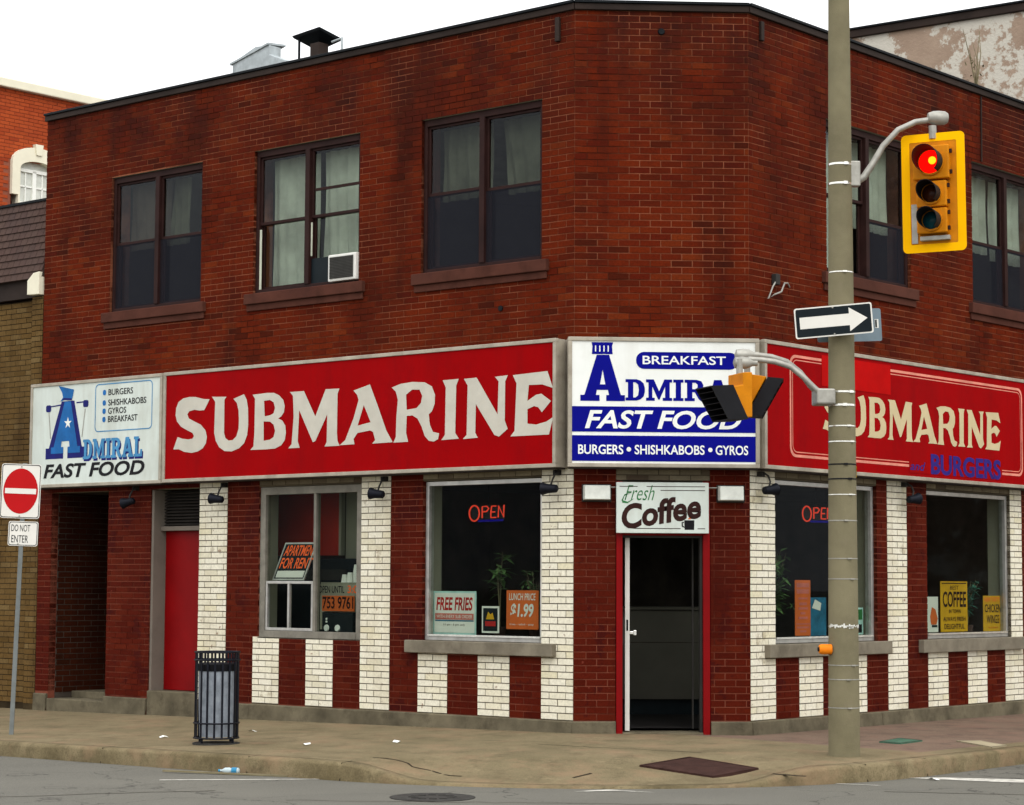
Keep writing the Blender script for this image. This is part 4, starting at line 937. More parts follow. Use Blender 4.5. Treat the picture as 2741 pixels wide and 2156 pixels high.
for x in(.53,1.342): shape('bullet',[rrect(x-.022,x+.022,2.878,2.922,.021)],FY-.0016,M_signwhite,sg)
# red SUBMARINE and BURGERS sign on the right
sg=sign('fascia_sign','red fascia sign behind the pole with cream SUBMARINE and purple BURGERS lettering','R',-.035,5.86,2.722,4.018,M_signred)
kx=lambda x:1.92+(x+4.506)*(4.878-1.92)/(4.506-.101); kz=lambda z:3.14+(z-3.05)*(3.58-3.14)/(3.685-3.05)
for ch in 'SUBMARINE': shape('letter',[[(kx(q[0]),kz(q[1])) for q in l] for l in SUB[ch]],FY,M_lettercream,sg)
shape('pinstripe',[rrect(.425,5.42,2.862,3.905,.10),rrect(.452,5.393,2.889,3.878,.09)],FY+.001,M_pinstripe,sg)
shape('pinstripe',[rrect(.472,5.373,2.909,3.858,.08),rrect(.482,5.363,2.919,3.848,.07)],FY+.001,M_pinstripe,sg)
MB().box(1.022,2.40,FY-.0015,FY-.0004,3.625,3.945).build('patch',M_signred2,sg)
MB().box(2.78,4.90,FY-.0004,FY,2.80,2.93).build('patch',M_signred,sg)
words('lettering','BURGERS',3.25,4.868,2.80,3.03,FY-.0016,M_purple,sg,.035); words('lettering','and',2.80,3.13,2.83,2.925,FY-.0016,M_purple,sg,.01,.3)
# coffee sign over the door
cs=at('coffee_sign','white Fresh Coffee sign board over the corner door','sign','C',(.881,-.085,2.075))
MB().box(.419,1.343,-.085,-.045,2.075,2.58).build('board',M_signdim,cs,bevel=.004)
CY=-.0868
words('lettering','Fresh',.50,.80,2.40,2.55,CY,M_green,cs,-.005,.45)
shape('flourish',[[(.47,2.40),(.50,2.46),(.56,2.47),(.50,2.445),(.485,2.40),(.53,2.385),(.60,2.42),(.53,2.37),(.48,2.375)]],CY,M_green,cs)
words('lettering','Coffee',.465,1.265,2.165,2.415,CY,M_coffee,cs,.035,.2,R(9))
for a,b,z in((.45,.63,2.535),(.72,1.305,2.535),(.59,1.06,2.118),(1.23,1.305,2.118),(.86,1.305,2.497)): MB().box(a,b,CY-.0002,CY,z,z+.007).build('rule',M_coffee,cs)
shape('cup_print',[[(1.10,2.11),(1.195,2.11),(1.198,2.205),(1.097,2.205)]],CY,M_black,cs); shape('cup_print',[[(1.095,2.19),(1.07,2.185),(1.072,2.14),(1.10,2.13),(1.10,2.14),(1.082,2.15),(1.082,2.178),(1.095,2.18)]],CY,M_black,cs); shape('steam_print',[[(1.13,2.215),(1.15,2.235),(1.14,2.25),(1.17,2.24),(1.16,2.215)]],CY,M_orange,cs)
for x in(.40,1.36): MB().tube([(x-.05,-.06,2.53),(x+.07,-.06,2.53)],.006,6).build('bracket',M_steel,cs)
# box lamps beside the coffee sign
def boxlamp(label,x0,x1):
    o=at('wall_lamp',label,'lamp','C',((x0+x1)/2,-.01,2.40),'frosted box lamps beside the coffee sign')
    MB().box(x0-.01,x1+.01,-.04,.004,2.385,2.56).build('back_box',M_lampgrey,o,bevel=.006)
    mb=MB(); mb.add([(x0,-.04,2.40),(x1,-.04,2.40),(x1,-.04,2.55),(x0,-.04,2.55),(x0+.012,-.13,2.405),(x1-.012,-.13,2.405),(x1-.012,-.11,2.545),(x0+.012,-.11,2.545)],[(4,5,6,7),(0,4,7,3),(5,1,2,6),(7,6,2,3),(0,1,5,4)])
    mb.build('lens',M_lens,o,bevel=.008)
boxlamp('frosted box lamp to the left of the coffee sign',.09,.365); boxlamp('frosted box lamp to the right of the coffee sign',1.441,1.70)
# dark flood lamps hung under the fascia
def flood(label,face,x,tilt):
    o=at('flood_lamp',label,'lamp',face,(x,-.12,2.52),'dark flood lamps under the fascia')
    MB().tube([(x,-.05,2.70),(x+.03,-.10,2.66),(x+.02,-.13,2.60),(x,-.13,2.55)],.010,7).build('arm',M_lampgrey,o,smooth=True)
    a=tilt; c=Vector((x,-.13,2.515)); d=Vector((-math.cos(a),-.25,math.sin(a)))
    MB().tube([c+d*-.075,c+d*-.06,c+d*.03,c+d*.09],[.022,.040,.048,.066],12).build('housing',M_blackmetal,o,smooth=True)
    MB().tube([c+d*.0905,c+d*.094],[.060,.058],12).build('lens',M_lampgrey,o)
    MB().box(x-.03,x+.03,-.06,-.002,2.655,2.705).build('base',M_lampgrey,o)
flood('dark flood lamp above the pier between the passage and the red door','L',-6.68,-.2); flood('dark flood lamp on the white brick pier right of the red door','L',-5.12,.1)
flood('dark flood lamp on the white brick pier between the two left shop windows','L',-2.58,.1); flood('dark flood lamp on the white brick pier left of the entrance','L',-.19,.0)
flood('dark flood lamp on the white brick pier right of the entrance','R',.15,math.pi-.1); flood('dark flood lamp on the white brick pier right of the pole','R',2.97,math.pi-.1)
# cable loop and other bits on the wall
cl=at('cable_loop','loose pale cable looping from the brick wall left of the pole','cable','R',(.45,-.03,4.47))
MB().tube([(.50,-.005,4.70),(.44,-.04,4.68),(.34,-.06,4.60),(.27,-.05,4.47),(.36,-.07,4.52),(.48,-.07,4.56),(.57,-.05,4.66),(.66,-.03,4.67),(.73,-.005,4.64)],.009,7).build('cable',M_steel,cl,smooth=True)
MB().box(.40,.48,-.06,-.002,4.63,4.74).build('junction',M_lampgrey,cl,bevel=.006)
for fc,x,z0,z1 in(('L',-.21,7.08,7.33),('R',.22,7.13,7.33)): MB().box(x-.028,x+.028,-.035,-.003,z0,z1).build('scupper',M_coping,B,FR[fc],bevel=.005)
MB().lathe([(.030,-.02),(.036,-.005),(.036,.0)],(.881,0,7.167),14,axis='y').build('vent_stub',M_copedge,B)
MB().tube([(4.86,-.014,7.36),(4.855,-.014,6.58)],.010,8).build('conduit',M_coping,B,FR['R'])
MB().lathe([(.028,-.015),(.03,-.002)],(-.97,0,4.40),12,axis='y').build('vent_stub',M_copedge,B,FR['L'])
# ------------------------------------------------------------------ rooftop
cw=at('vent_cowl','silver sheet metal vent cowl on the roof','roof vent','L',(-6.3,1.5,7.05))
MB().prism([(-6.70,7.05),(-6.70,8.12),(-6.28,8.26),(-6.02,8.24),(-6.02,8.12),(-5.72,8.0),(-5.72,7.05)],1.42,1.62).build('duct',M_galv,cw,bevel=.01)
mb=MB(); mb.add([(-6.73,1.40,8.11),(-6.71,1.68,8.13),(-6.0,1.68,8.29),(-6.03,1.40,8.27),(-6.73,1.40,8.085),(-6.71,1.68,8.105),(-6.0,1.68,8.265),(-6.03,1.40,8.245)],[(0,1,2,3),(7,6,5,4),(0,3,7,4),(1,0,4,5),(2,1,5,6),(3,2,6,7)]); mb.build('hood',M_galv,cw)
vc=at('vent_stack','dark vent stack with a flat slanted rain cap on legs','roof vent','L',(-5.2,1.5,7.05))
MB().box(-5.30,-5.14,1.42,1.58,7.05,8.14).build('stack',M_coping,vc,bevel=.006)
mb=MB(); mb.add([(-5.60,1.40,8.28),(-5.12,1.40,8.32),(-4.98,1.65,8.20),(-5.42,1.65,8.14),(-5.58,1.41,8.25),(-5.12,1.41,8.29),(-5.0,1.64,8.165),(-5.38,1.64,8.10)],[(0,1,2,3),(7,6,5,4),(0,4,5,1),(1,5,6,2),(2,6,7,3),(3,7,4,0)]); mb.build('cap',M_copedge,vc)
for x,y,z in((-5.52,1.45,8.24),(-4.83,1.5,8.16)): MB().tube([(x,y,7.05),(x,y,z)],.016,6).build('leg',M_galv if x>-5 else M_copedge,vc)
MB().tube([(-4.83,1.5,8.15),(-5.0,1.5,8.13)],.014,6).build('strut',M_galv,vc)
wd=at('dry_weed','dry weed sprouting from the roof edge at the right','weed','R',(4.87,.05,7.45)); rr=random.Random(2); mb=MB()
for i in range(7):
    a=rr.uniform(-.35,.1); l=rr.uniform(.25,.75); mb.tube([(4.87,.05,7.46),(4.87+a*.4,.05+rr.uniform(-.05,.05),7.46+l*.6),(4.87+a,.05,7.46+l)],[.010,.006,.003],5)
mb.build('stem',M_stem,wd); mb=MB()
for i in range(30):
    q=Vector((4.87+rr.uniform(-.25,.08),.05+rr.uniform(-.06,.06),7.47+rr.uniform(0,.35))); d=Vector((rr.uniform(-1,1),rr.uniform(-1,1),rr.uniform(-.3,1))).normalized()*.05; s_=d.cross(Vector((0,0,1))).normalized()*.015; mb.add([q,q+d*.5+s_,q+d,q+d*.5-s_],[(0,1,2,3)])
mb.build('foliage',M_stem,wd,fix=False)
# ------------------------------------------------------------------ neighbours
YB=tag(bpy.data.objects.new('neighbour_building',None),'yellow brick neighbour with a mauve shingled mansard at the left edge','building'); COL.objects.link(YB)
n0=len(BR)
yw=wall('L',-13,-8.60,[],[],.3,.05,5.14,None,lambda z:'yellow',0,[M_morty]*4,YB)
FRsave=FR['L']; 
yw.matrix_local=FR['L']@Matrix.Translation((0,.12,0))
FR['P']=FR['L']@Matrix.Translation((0,.02,0)); yp=wall('P',-8.83,-8.60,[],[],.1,.05,5.16,None,lambda z:'yellow',0,[M_morty]*4,YB,name='pier')
for b in BR[n0:]: b['th']='Y'
MB().prism([(-8.84,5.18),(-8.60,5.17),(-8.60,5.46),(-8.72,5.45),(-8.84,5.36)],-.06,.12).build('pier_cap',M_stonewhite,YB,FR['L'],bevel=.008)
MB().box(-13,-8.61,.05,.40,5.16,5.40).build('soffit_box',M_coping,YB,FR['L'])
ms=MB(); ms.add([(-13,-.02,5.36),(-8.60,-.02,5.40),(-8.60,.20,6.42),(-13,.20,6.42),(-13,.3,5.36),(-8.60,.3,5.40),(-8.60,.3,6.42),(-13,.3,6.42)],[(0,1,2,3),(4,5,1,0),(1,5,6,2),(3,2,6,7)])
mo=ms.build('mansard',M_shingle,YB,FR['L']); MB().box(-13,-8.60,.17,.36,6.42,6.45).build('mansard_edge',M_copedge,mo)
rr=random.Random(4); mb=MB()
for j in range(11):
    z0=5.39+j*.0935; z1=z0+.11; x=-10.6-(j%2)*.06
    while x<-8.62:
        x1=min(x+.118,-8.602); ya=-.032+(z0-5.36)*.2075; yb=-.022+(z1-5.36)*.2075
        mb.add([(x,ya-.010,z0),(x1,ya-.010,z0+.0),(x1,yb,z1),(x,yb,z1),(x,ya+.004,z0-.001),(x1,ya+.004,z0-.001)],[(0,1,2,3),(4,5,1,0)],0,min(1,max(.02,rr.gauss(.5,.3)))); x+=.125
tag(mb.build('shingle',M_shingle,mo,fix=False),kind='stuff')
mb=MB(); P=[pt('L',-13,.3),pt('L',-8.61,.3),pt('L',-8.61,9),pt('L',-13,9)]
mb.add([(x,y,6.40) for x,y in P],[(0,1,2,3)]); mb.build('roof',M_roof,YB)
# far red building with white stone trim
FB=at('brick_building','orange red brick building with white stone trim rising behind the yellow neighbour','building','W',(-9.016,18.,0.))
OFFS.pop(FB.name); FB.matrix_world=Matrix.Translation((-9.016,18,0))@rotz(AR)
FR['F']=FB.matrix_world
fo=[(.30,1.42,6.6,9.30)]
n0=len(BR); X=[(-7,.30,0,10.55),(1.42,10,0,10.55),(.30,1.42,9.285,10.55),(.30,1.42,0,6.6)]
mb=MB()
for a,b,c,d in X: mb.box(a,b,.01,.4,c,d)
fw=mb.build('wall',mortar('far_mortar',(.20,.05,.03),(.28,.10,.06)),FB)
rr=random.Random(11); mb=MB(); z=6.9; c=0
while z<10.54:
    x=-3.6-(BW/2 if c%2 else 0)
    while x<3.4:
        a,b=x,x+BW-J
        if not (b>.28 and a<1.44 and z<9.26): mb.box(a,b,0,.05,z,min(z+CH-J,10.545),0,min(1,max(.02,rr.gauss(.5,.25))),back=False)
        x+=BW
    z+=CH; c+=1
tag(mb.build('brick',M_farbrick,fw,fix=False),kind='stuff')
MB().box(-7.02,10,-.10,.45,10.552,10.72).build('coping',M_stonewhite,FB,bevel=.02)
def archpts(x0,x1,zs,rise,n=12):
    cx=(x0+x1)/2; w_=(x1-x0)/2; return [(cx+w_*math.cos(math.pi*i/n),zs+rise*math.sin(math.pi*i/n)) for i in range(n+1)]
sur=archpts(.28,1.44,9.24,.30)+[(.28,8.62),(.42,8.62),(.42,6.5),(1.30,6.5),(1.30,8.62),(1.44,8.62)]
hole=archpts(.46,1.26,9.12,.16)+[(.46,6.7),(1.26,6.7)]
vs,fs=outline2d([sur,hole]); mb=MB(); mb.add([(v[0],-.06,v[1]) for v in vs],fs)
n=len(sur)
for lp,yb in((sur,.02),(hole,.2)):
    k=len(lp); mb.add([(q[0],-.06,q[1]) for q in lp]+[(q[0],yb,q[1]) for q in lp],[(i,(i+1)%k,k+(i+1)%k,k+i) for i in range(k)])
aw=mb.build('arched_window',M_stonewhite,FB); MB().prism([(.80,9.40),(.92,9.40),(.95,9.60),(.77,9.60)],-.085,.02).build('keystone',M_stonewhite,aw)
mb=MB(); mb.box(.46,.52,.05,.10,6.7,9.12); mb.box(1.20,1.26,.05,.10,6.7,9.12); mb.box(.82,.90,.05,.10,6.7,9.12); mb.box(.46,1.26,.05,.10,9.08,9.14); mb.build('frame',M_cup,aw)
mb=MB()
for zz in (8.2,8.5,8.8): mb.box(.52,.82,.07,.085,zz,zz+.03); mb.box(.90,1.20,.07,.085,zz,zz+.03)
mb.box(.66,.685,.07,.085,6.7,9.08); mb.box(1.04,1.065,.07,.085,6.7,9.08); mb.build('glazing_bar',M_cup,aw)
MB().box(.46,1.26,.088,.09,6.7,9.3).build('pane',M_lens,aw)
mb=MB(); mb.box(-7,10,.41,8,0,10.5); mb.build('rear_block',M_farbrick,FB)
# tall neighbour with peeling stucco side wall, right
PB=thing('stucco_building','tall building with a peeling white stucco side wall behind the roof at right','building',Matrix.Translation((5.74,14.0,0))@rotz(R(-39.45)))
MB().box(0,14,0,9,0,10.70).build('wall',M_peel,PB); MB().box(-.03,14,-.06,9,10.701,10.83).build('coping',M_coping,PB,bevel=.01)
MB().box(-.05,14,-.09,9,10.831,10.86).build('coping_edge',M_copedge,PB)
emit_bricks()
# ------------------------------------------------------------------ concrete pole and what hangs on it
PX,PY=2.222,-2.33; PZ=z_walk(PX,PY)
def prad(z): return .140-.0065*(z-PZ)
pole=thing('signal_pole','tall grey concrete pole on the corner carrying the traffic signals','pole',Matrix.Translation((PX,PY,PZ)))
MB().lathe([(prad(PZ+h),h) for h in (-.05,.0,.5,1,2,3,4,5,6,7,8,9.5)],(0,0,0),28).build('shaft',M_conpole,pole,smooth=True)
rr=random.Random(9)
for z,m,h in((5.367,M_band,.018),(5.189,M_band,.018),(4.381,M_band,.010),(3.297,M_band,.016),(3.178,M_band,.018),(2.99,M_band,.010),(2.85,M_band,.010),(2.646,M_black,.012),(2.515,M_black,.012),(2.375,M_band,.008),(2.143,M_steel,.009),(1.805,M_steel,.008),(1.624,M_steel,.008),(1.204,M_steel,.008),(.861,M_steel,.008),(.736,M_steel,.008),(.486,M_steel,.008)):
    z-=PZ; r=prad(z+PZ)+.003
    b=MB().lathe([(r-.004,z-h/2),(r,z-h/2),(r,z+h/2),(r-.004,z+h/2)],(0,0,0),28,cap=False).build('strap',m,pole)
    a=R(-75+rr.uniform(-14,22)); q=Vector((math.cos(a)*r,math.sin(a)*r,z)); mb=MB(); mb.box(q.x-.018,q.x+.018,q.y-.012,q.y+.01,z-h*.7,z+h*.7); mb.build('buckle',m,b)
# torn paper remains and a yellow tag
mb=MB()
for k in range(22):
    a=R(-165+k*7); z=1.21-PZ+rr.uniform(-.006,.006); r=prad(1.2)+.003; da=R(6); hh=rr.uniform(.004,.028)
    mb.add([(math.cos(a)*r,math.sin(a)*r,z-hh),(math.cos(a+da)*r,math.sin(a+da)*r,z-hh),(math.cos(a+da)*r,math.sin(a+da)*r,z+hh*.6),(math.cos(a)*r,math.sin(a)*r,z+hh*.6)],[(0,1,2,3)])
mb.build('torn_paper',M_paper,pole,fix=False)
mb=MB(); r=prad(2.58)+.004
for k in range(4):
    a=R(-22+k*7); mb.add([(math.cos(a)*r,math.sin(a)*r,2.53-PZ),(math.cos(a+.13)*r,math.sin(a+.13)*r,2.53-PZ),(math.cos(a+.13)*r,math.sin(a+.13)*r,2.63-PZ),(math.cos(a)*r,math.sin(a)*r,2.63-PZ)],[(0,1,2,3)])
mb.build('tag',M_yellowcard,pole,fix=False)
# arms are parts of the pole
def V3(x,z,y=0): return (x-PX,y,z-PZ)
MB().tube([V3(2.33,5.20),V3(2.44,5.26),V3(2.52,5.38),V3(2.62,5.55),V3(2.76,5.70),V3(2.92,5.775),V3(3.08,5.80)],[.038,.034,.030,.028,.027,.027,.028],12).build('arm',M_steel,pole,smooth=True)
MB().lathe([(.02,-.10),(.045,-.095),(.062,-.05),(.066,.0),(.062,.06),(.045,.085),(.01,.09)],(3.13-PX,0,5.815-PZ),14,axis='x').build('arm_cap',M_steel,pole,smooth=True)
MB().box(2.30-PX,2.40-PX,-.05,.05,5.17-PZ,5.40-PZ).build('clamp',M_steel,pole,bevel=.01)
for k,(y,dz,xe,ze) in enumerate(((.07,.0,1.40,3.632),(-.10,-.06,1.36,3.545))):
    MB().tube([V3(2.03,3.28+dz*.3,y),V3(1.95,3.36+dz*.5,y),V3(1.86,3.48+dz,y),V3(1.74,3.575+dz,y),V3(1.60,3.618+dz,y),V3(1.48,3.632+dz,y),V3(xe,3.636+dz,y)],.026,12).build('arm',M_steel,pole,smooth=True)
    MB().lathe([(.015,-.075),(.05,-.06),(.058,0),(.05,.06),(.03,.10),(.03,.14)],(xe-.06-PX,y,ze-PZ),14,axis='x').build('arm_cap',M_steel,pole,smooth=True)
MB().box(1.97-PX,2.14-PX,-.14,.12,3.18-PZ,3.32-PZ).build('clamp',M_steel,pole,bevel=.015)
# main three-lens signal
SM=Matrix.Translation((3.075,PY-.02,5.125))@rotz(R(-27))@Matrix.Rotation(R(-.6),4,'Y')
ts=thing('traffic_signal','yellow traffic signal with its red lens lit, hung right of the pole','traffic signal',SM@Matrix.Translation((0,0,-.545)))
dz=.545
def lift(l,o): return [[(x,z+dz) for x,z in q] for q in l]
bw,bh=.29,.545
vs,fs=outline2d(lift([rrect(-bw,bw,-bh,bh,.045)],0)); k=len(rrect(-bw,bw,-bh,bh,.045)); lp=lift([rrect(-bw,bw,-bh,bh,.045)],0)[0]
mb=MB(); mb.add([(v[0],.0,v[1]) for v in vs],fs); mb.add([(v[0],.006,v[1]) for v in vs],fs); mb.add([(q[0],0,q[1]) for q in lp]+[(q[0],.006,q[1]) for q in lp],[(i,(i+1)%k,k+(i+1)%k,k+i) for i in range(k)])
bb=mb.build('backboard',M_ylwh,ts,fix=False)
shape('reflective_border',lift([rrect(-bw,bw,-bh,bh,.045),rrect(-bw+.075,bw-.075,-bh+.075,bh-.075,.012)],0),-.003,M_ylw,bb)
for zc,h_,r_,lm,vm in((.262,.158,.108,M_redlens,None),(-.028,.122,.083,M_amber,None),(-.272,.118,.083,M_greenlens,None)):
    w_=.165 if h_>.15 else .138
    hs_=MB().box(-w_,w_,-.10,-.004,zc-h_+dz+.004,zc+h_+dz-.004).build('housing',M_ylwh,ts,bevel=.012)
    MB().lathe([(r_+.016,-.101),(r_+.016,-.125),(r_,-.125)],(0,0,zc+dz),26,axis='y',cap=False).build('door_ring',M_ylwh,hs_)
    prof=[(r_*.99,-.105),(r_*.8,-.120),(r_*.5,-.130),(.01,-.134)]
    MB().lathe(prof,(0,0,zc+dz),26,axis='y').build('lens',lm,hs_,smooth=True)
    if lm is M_redlens:
        MB().lathe([(.036,-.132),(.034,-.1365),(.01,-.138)],(.022,0,zc+dz+.008),14,axis='y').build('lamp_core',M_redlens2,hs_)
    # tunnel visor: open at the bottom
    mb=MB(); n=26; ro=r_+.008; ri=r_+.003
    for i in range(n):
        a0=-.95+ (math.pi+1.9)*i/n; a1=-.95+(math.pi+1.9)*(i+1)/n
        L=.27 if h_>.15 else .24
        ln=lambda a:L*(.55+.45*max(0,min(1,(math.sin(a)+.85)/1.5)))
        q=[]
        for a in(a0,a1):
            for r in(ro,ri):
                q+=[(r*math.cos(a),-.118,zc+dz+r*math.sin(a)),(r*math.cos(a),-.118-ln(a),zc+dz+r*math.sin(a))]
        mb.add(q,[(0,1,5,4),(6,7,3,2),(1,3,7,5),(0,1,3,2),(4,6,7,5)])
    mb.build('visor',M_visor,hs_,smooth=True)
    for s_ in(zc-h_*.6,zc+h_*.6): MB().box(w_+.002,w_+.022,-.08,-.05,s_+dz-.018,s_+dz+.018).build('hinge',M_coffee,hs_)
MB().box(-.12,.15,-.06,-.004,-.445+dz,-.405+dz).build('mount_plate',M_steel,ts,bevel=.004); MB().box(-.205,-.15,-.012,-.004,-.46+dz,-.1+dz).build('worn_strip',M_steel,ts)
MB().tube([(0,.01,bh-.05+dz),(0,.01,bh+.07+dz)],.035,10).build('hanger',M_steel,ts)
# two pedestrian heads on the left arms
def pedhead(label,M,hp,vp):
    o=thing('pedestrian_signal',label,'pedestrian signal',M)
    # local: faces +x, y is the width; the side profiles hp (housing) and vp (visor) lie in xz
    MB().prism(hp,-.165,.165).build('housing',M_ylwh,o,bevel=.008)
    (x0,z0),(x1,z1),(x2,z2),(x3,z3)=vp
    v=MB()
    for (y0,y1) in((-.178,-.168),(.168,.178)): v.prism(vp,y0,y1)
    v.prism([(x3,z3),(x2,z2),(x2,z2-.01),(x3,z3-.01)],-.168,.168); v.prism([(x0,z0),(x1,z1),(x1,z1+.01),(x0,z0+.01)],-.168,.168)
    v.build('visor',M_visor,o)
    for k in range(1,6):
        t=k/6; a=(x0+(x3-x0)*t,z0+(z3-z0)*t); b=(x1+(x2-x1)*t,z1+(z2-z1)*t)
        MB().prism([a,b,(b[0],b[1]+.004),(a[0],a[1]+.004)],-.167,.167).build('louver',M_visor,o)
    MB().prism([(x0+.004,z0+.02),(x0+.012,z0+.02),(x3+.012,z3-.02),(x3+.004,z3-.02)],-.15,.15).build('lens',M_amber,o)
    MB().tube([(.05,0,hp[-1][1]-.02),(.05,0,hp[-1][1]+.13)],.03,10).build('hanger',M_steel,o)
pedhead('yellow pedestrian signal with black visor facing right beside the pole',Matrix.Translation((1.332,PY+.10,3.10))@rotz(R(-10)),[(.0,.0),(.045,.0),(.225,.325),(.0,.36)],[(.05,-.02),(.185,-.03),(.375,.305),(.235,.32)])
pedhead('yellow pedestrian signal with black visor facing left in front of the corner sign',Matrix.Translation((1.325,PY-.12,3.045))@rotz(R(180+15)),[(.0,.0),(.085,.0),(.185,.265),(.09,.285),(.09,.395),(.0,.40)],[(.045,-.02),(.235,-.03),(.405,.265),(.19,.28)])
# one way sign, back of another sign, push button
def plate(name,o,lp,m,y=0,th=.003):
    k=len(lp); vs,fs=outline2d([lp]); mb=MB(); mb.add([(v[0],y,v[1]) for v in vs],fs); mb.add([(v[0],y+th,v[1]) for v in vs],fs)
    mb.add([(q[0],y,q[1]) for q in lp]+[(q[0],y+th,q[1]) for q in lp],[(i,(i+1)%k,k+(i+1)%k,k+i) for i in range(k)]); return mb.build(name,m,o,fix=False)
OW=Matrix.Translation((2.125,PY-.19,3.785))@rotz(R(-14))@Matrix.Rotation(R(-4.2),4,'Y')
ow=thing('one_way_sign','black one way sign with white arrow pointing right on the concrete pole','street sign',OW)
plate('plate',ow,rrect(-.345,.345,0,.275,.02),M_sgnwhite)
shape('black_field',[rrect(-.332,.332,.012,.263,.015)],-.0015,M_sgnblack,ow)
shape('arrow',[[(-.30,.085),(.14,.085),(.14,.03),(.30,.1375),(.14,.245),(.14,.19),(-.30,.19)]],-.003,M_sgnwhite,ow)
for z in(.018,.257): MB().lathe([(.008,-.006),(.008,0)],(0,0,z),8,axis='y').build('bolt',M_steel,ow)
MB().box(-.02,.02,.004,.06,.02,.255).build('bracket',M_steel,ow)
SB=Matrix.Translation((2.33,PY+.30,3.775))@rotz(R(12))@Matrix.Rotation(R(-3.2),4,'Y')
sb=thing('street_sign','blue grey back of a sign plate behind the one way sign','street sign',SB); plate('plate',sb,rrect(-.345,.29,.0,.30,.02),M_blueback,-.15)
MB().box(.225,.262,-.1530,-.1502,.12,.20).build('sticker',M_paper,sb); MB().box(.228,.245,-.1542,-.1531,.125,.195).build('sticker_print',M_sgnblack,sb)
pb=thing('push_button','orange pedestrian push button box on the left side of the concrete pole','push button',Matrix.Translation((PX-.16,PY-.05,1.0)))
MB().lathe([(.036,-.05),(.046,-.03),(.046,.06),(.036,.065)],(-.02,0,0),14,axis='x').build('box',M_pedor,pb,smooth=True); MB().lathe([(.02,-.062),(.02,-.05)],(-.02,0,0),10,axis='x').build('button',M_black,pb)
# ------------------------------------------------------------------ litter bin
bx,by=-3.455,-.63; bz=z_walk(bx,by)
tb=thing('litter_bin','black slatted steel litter bin with grey liner on the sidewalk','litter bin',Matrix.Translation((bx,by,bz))@rotz(R(9)))
NB=18
for i in range(NB):
    a=2*math.pi*i/NB; c,s_=math.cos(a),math.sin(a)
    o=MB().box(-.0045,.0045,-.0095,.0095,.055,.865).build('slat',M_blackmetal,tb,Matrix.Translation((.205*c,.205*s_,0))@rotz(a))
for z,r_ in((.868,.212),(.795,.214),(.20,.214),(.06,.212)):
    MB().tube([(r_*math.cos(t*math.pi/18),r_*math.sin(t*math.pi/18),z) for t in range(37)],.009,6,cap=False).build('hoop',M_blackmetal,tb,smooth=True)
MB().lathe([(.16,.07),(.172,.40),(.178,.735),(.170,.735),(.15,.09)],(0,0,0),24).build('liner',M_liner,tb,smooth=True)
MB().lathe([(.183,.69),(.186,.70),(.186,.755),(.172,.765),(.165,.76)],(0,0,0),24).build('liner_rim',M_black,tb,smooth=True)
MB().lathe([(.225,-.01),(.225,.012),(.2,.014)],(0,0,0),24).build('base_plate',M_iron,tb)
for a in(40,140,220,320): MB().tube([(.19*math.cos(R(a)),.19*math.sin(R(a)),.012),(.19*math.cos(R(a)),.19*math.sin(R(a)),.06)],.013,6).build('foot',M_blackmetal,tb)
# ------------------------------------------------------------------ do not enter sign
M_postgrey=mat('grey_green_post',(.17,.185,.18),.6,.2,var=.25,scale=6)
qx,qy=-5.70,1.247; qz=z_walk(qx,qy)
DM=Matrix.Translation((qx,qy,qz))@Matrix.Rotation(R(1.6),4,'Y')
de=thing('street_sign','white and red do not enter sign on a thin grey post','street sign',DM)
MB().box(-.022,.022,-.012,.012,-.05,2.80).build('post',M_postgrey,de)
def dplate(y,x0,x1,z0,z1,m): return plate('plate',de,rrect(x0,x1,z0,z1,.03),m,y)
pA=dplate(-.018,-.235,.175,2.225,2.79,M_sgnwhite)
shape('border',[rrect(-.228,.168,2.232,2.783,.026),rrect(-.221,.161,2.239,2.776,.024)],-.0195,M_sgnblack,de)
shape('red_disc',[[(-.03+.178*math.cos(t*math.pi/20),2.508+.235*math.sin(t*math.pi/20)) for t in range(40)]],-.0200,M_sgnred,de)
MB().box(-.19,.13,-.0225,-.0215,2.48,2.535).build('white_bar',M_sgnwhite,de)
pBt=plate('plate',de,rrect(-.135,.17,1.94,2.195,.022),M_sgnwhite,-.018); shape('border',[rrect(-.128,.163,1.947,2.188,.02),rrect(-.122,.157,1.953,2.182,.018)],-.0195,M_sgnblack,de)
words('lettering','DO NOT',-.105,.088,2.09,2.16,-.0200,M_sgnblack,de,.0); words('lettering','ENTER',-.10,.072,1.975,2.05,-.0200,M_sgnblack,de,.0)
for z in(2.25,2.76,1.96): MB().lathe([(.008,-.024),(.008,-.018)],(-.03,0,z),8,axis='y').build('bolt',M_steel,de)
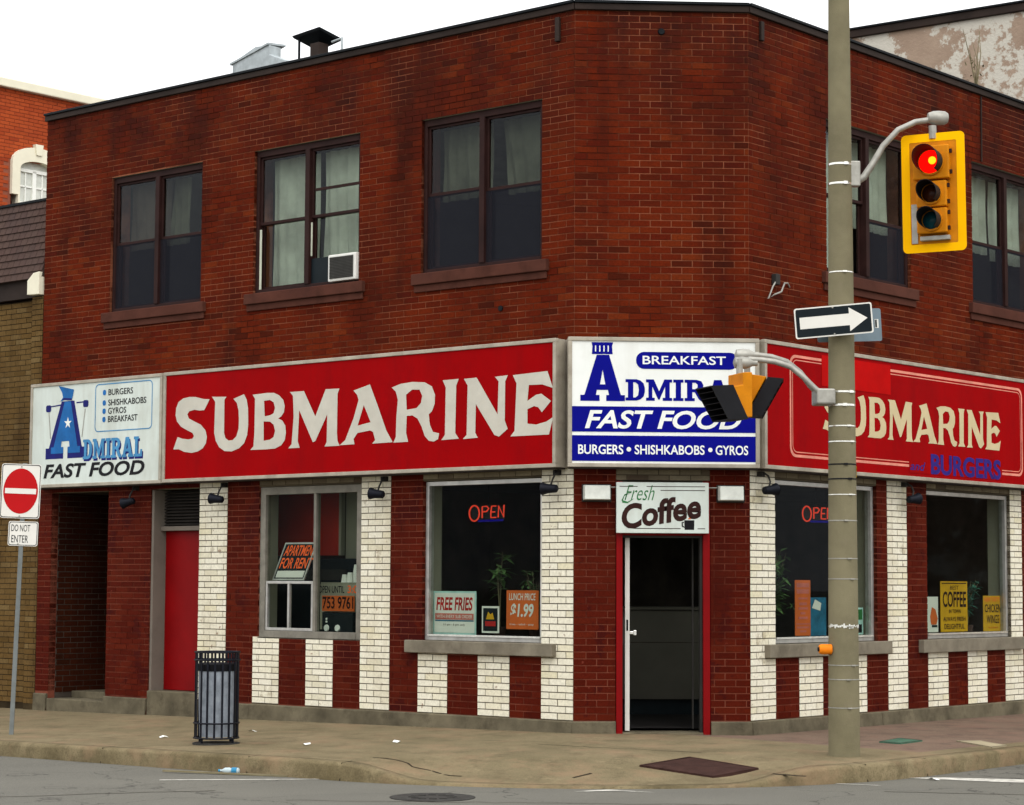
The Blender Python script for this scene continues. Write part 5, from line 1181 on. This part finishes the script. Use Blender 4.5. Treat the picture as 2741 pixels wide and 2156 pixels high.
# joints between the kerb stones, let into the kerb
def kerb_joint(k):
    lo=kerb_curve(-.016); hi=kerb_curve(.16); a,b=Vector((*lo[k],0)),Vector((*hi[k],0)); t=(b-a).cross(Vector((0,0,1))).normalized()*.006
    za,zb=z_road(*lo[k]),z_walk(*hi[k]); c=Vector((*kerb_curve(.012)[k],z_walk(*kerb_curve(.012)[k])+.001)); vs=[]
    for q,z in((a,za-.02),(c,c.z),(b,zb+.006)): vs+=[(q.x+t.x,q.y+t.y,z),(q.x-t.x,q.y-t.y,z)]
    MB().add(vs,[(0,1,3,2),(2,3,5,4)]).build('joint',M_crack,kerb)
for k in (4,8,12,16,44,49,54): kerb_joint(k)
# ------------------------------------------------------------------ litter
bo=thing('plastic_bottle','crushed clear and blue plastic bottle lying in the gutter','bottle',Matrix.Translation((-3.19,-2.29,z_road(-3.2,-2.3)+.030))@rotz(R(-14))@Matrix.Scale(.8,4))
MB().lathe([(.012,-.13),(.012,-.105),(.034,-.07),(.036,-.02),(.028,.0),(.036,.03),(.034,.085),(.02,.095)],(0,0,0),14,axis='x').build('body',M_bottle,bo,smooth=True); MB().lathe([(.0375,.01),(.0375,.07)],(0,0,0),14,axis='x',cap=False).build('label_wrap',M_bluecap,bo); MB().lathe([(.015,-.145),(.015,-.125)],(0,0,0),10,axis='x').build('cap',M_bluecap,bo)
stk=thing('gutter_strip','thin grey strip for the crack line in the gutter beside the bottle','board',Matrix.Translation((-3.24,-2.28,z_road(-3.2,-2.3))))  # raised strip standing for the crack line in the gutter
mb=MB(); vs=[(-.55,.235,.004),(.58,-.33,.006),(.55,-.36,.006),(-.57,.205,.004)]; mb.add(vs+[(x,y,z+.014) for x,y,z in vs],[(4,5,6,7),(0,1,5,4),(1,2,6,5),(2,3,7,6),(3,0,4,7)]); mb.build('board',M_stem,stk)
names=['scrap of white paper on the sidewalk between the bin and the shop window','scrap of white paper on the sidewalk left of the bin','small scrap of white paper near the kerb right of the bin','scrap of white paper on the sidewalk below the left shop windows','scrap of white paper in the road near the right kerb']
for (x,y),lb in zip(((-3.217,1.0),(-4.05,.35),(-2.579,-1.017),(-1.74,-.876),(2.87,-2.95)),names):
    zf=z_walk if kerb_dist(x,y)>0 else z_road
    o=thing('paper_scrap',lb,'litter',Matrix.Translation((x,y,zf(x,y)+.004))@rotz(x*3)); mb=MB()
    mb.add([(-.045,-.03,0),(.0,-.035,.012),(.045,-.02,.002),(.04,.03,.010),(0,.03,.02),(-.04,.025,.004)],[(0,1,4,5),(1,2,3,4)]); mb.build('paper',M_cup,o)
bpy.context.view_layer.update()
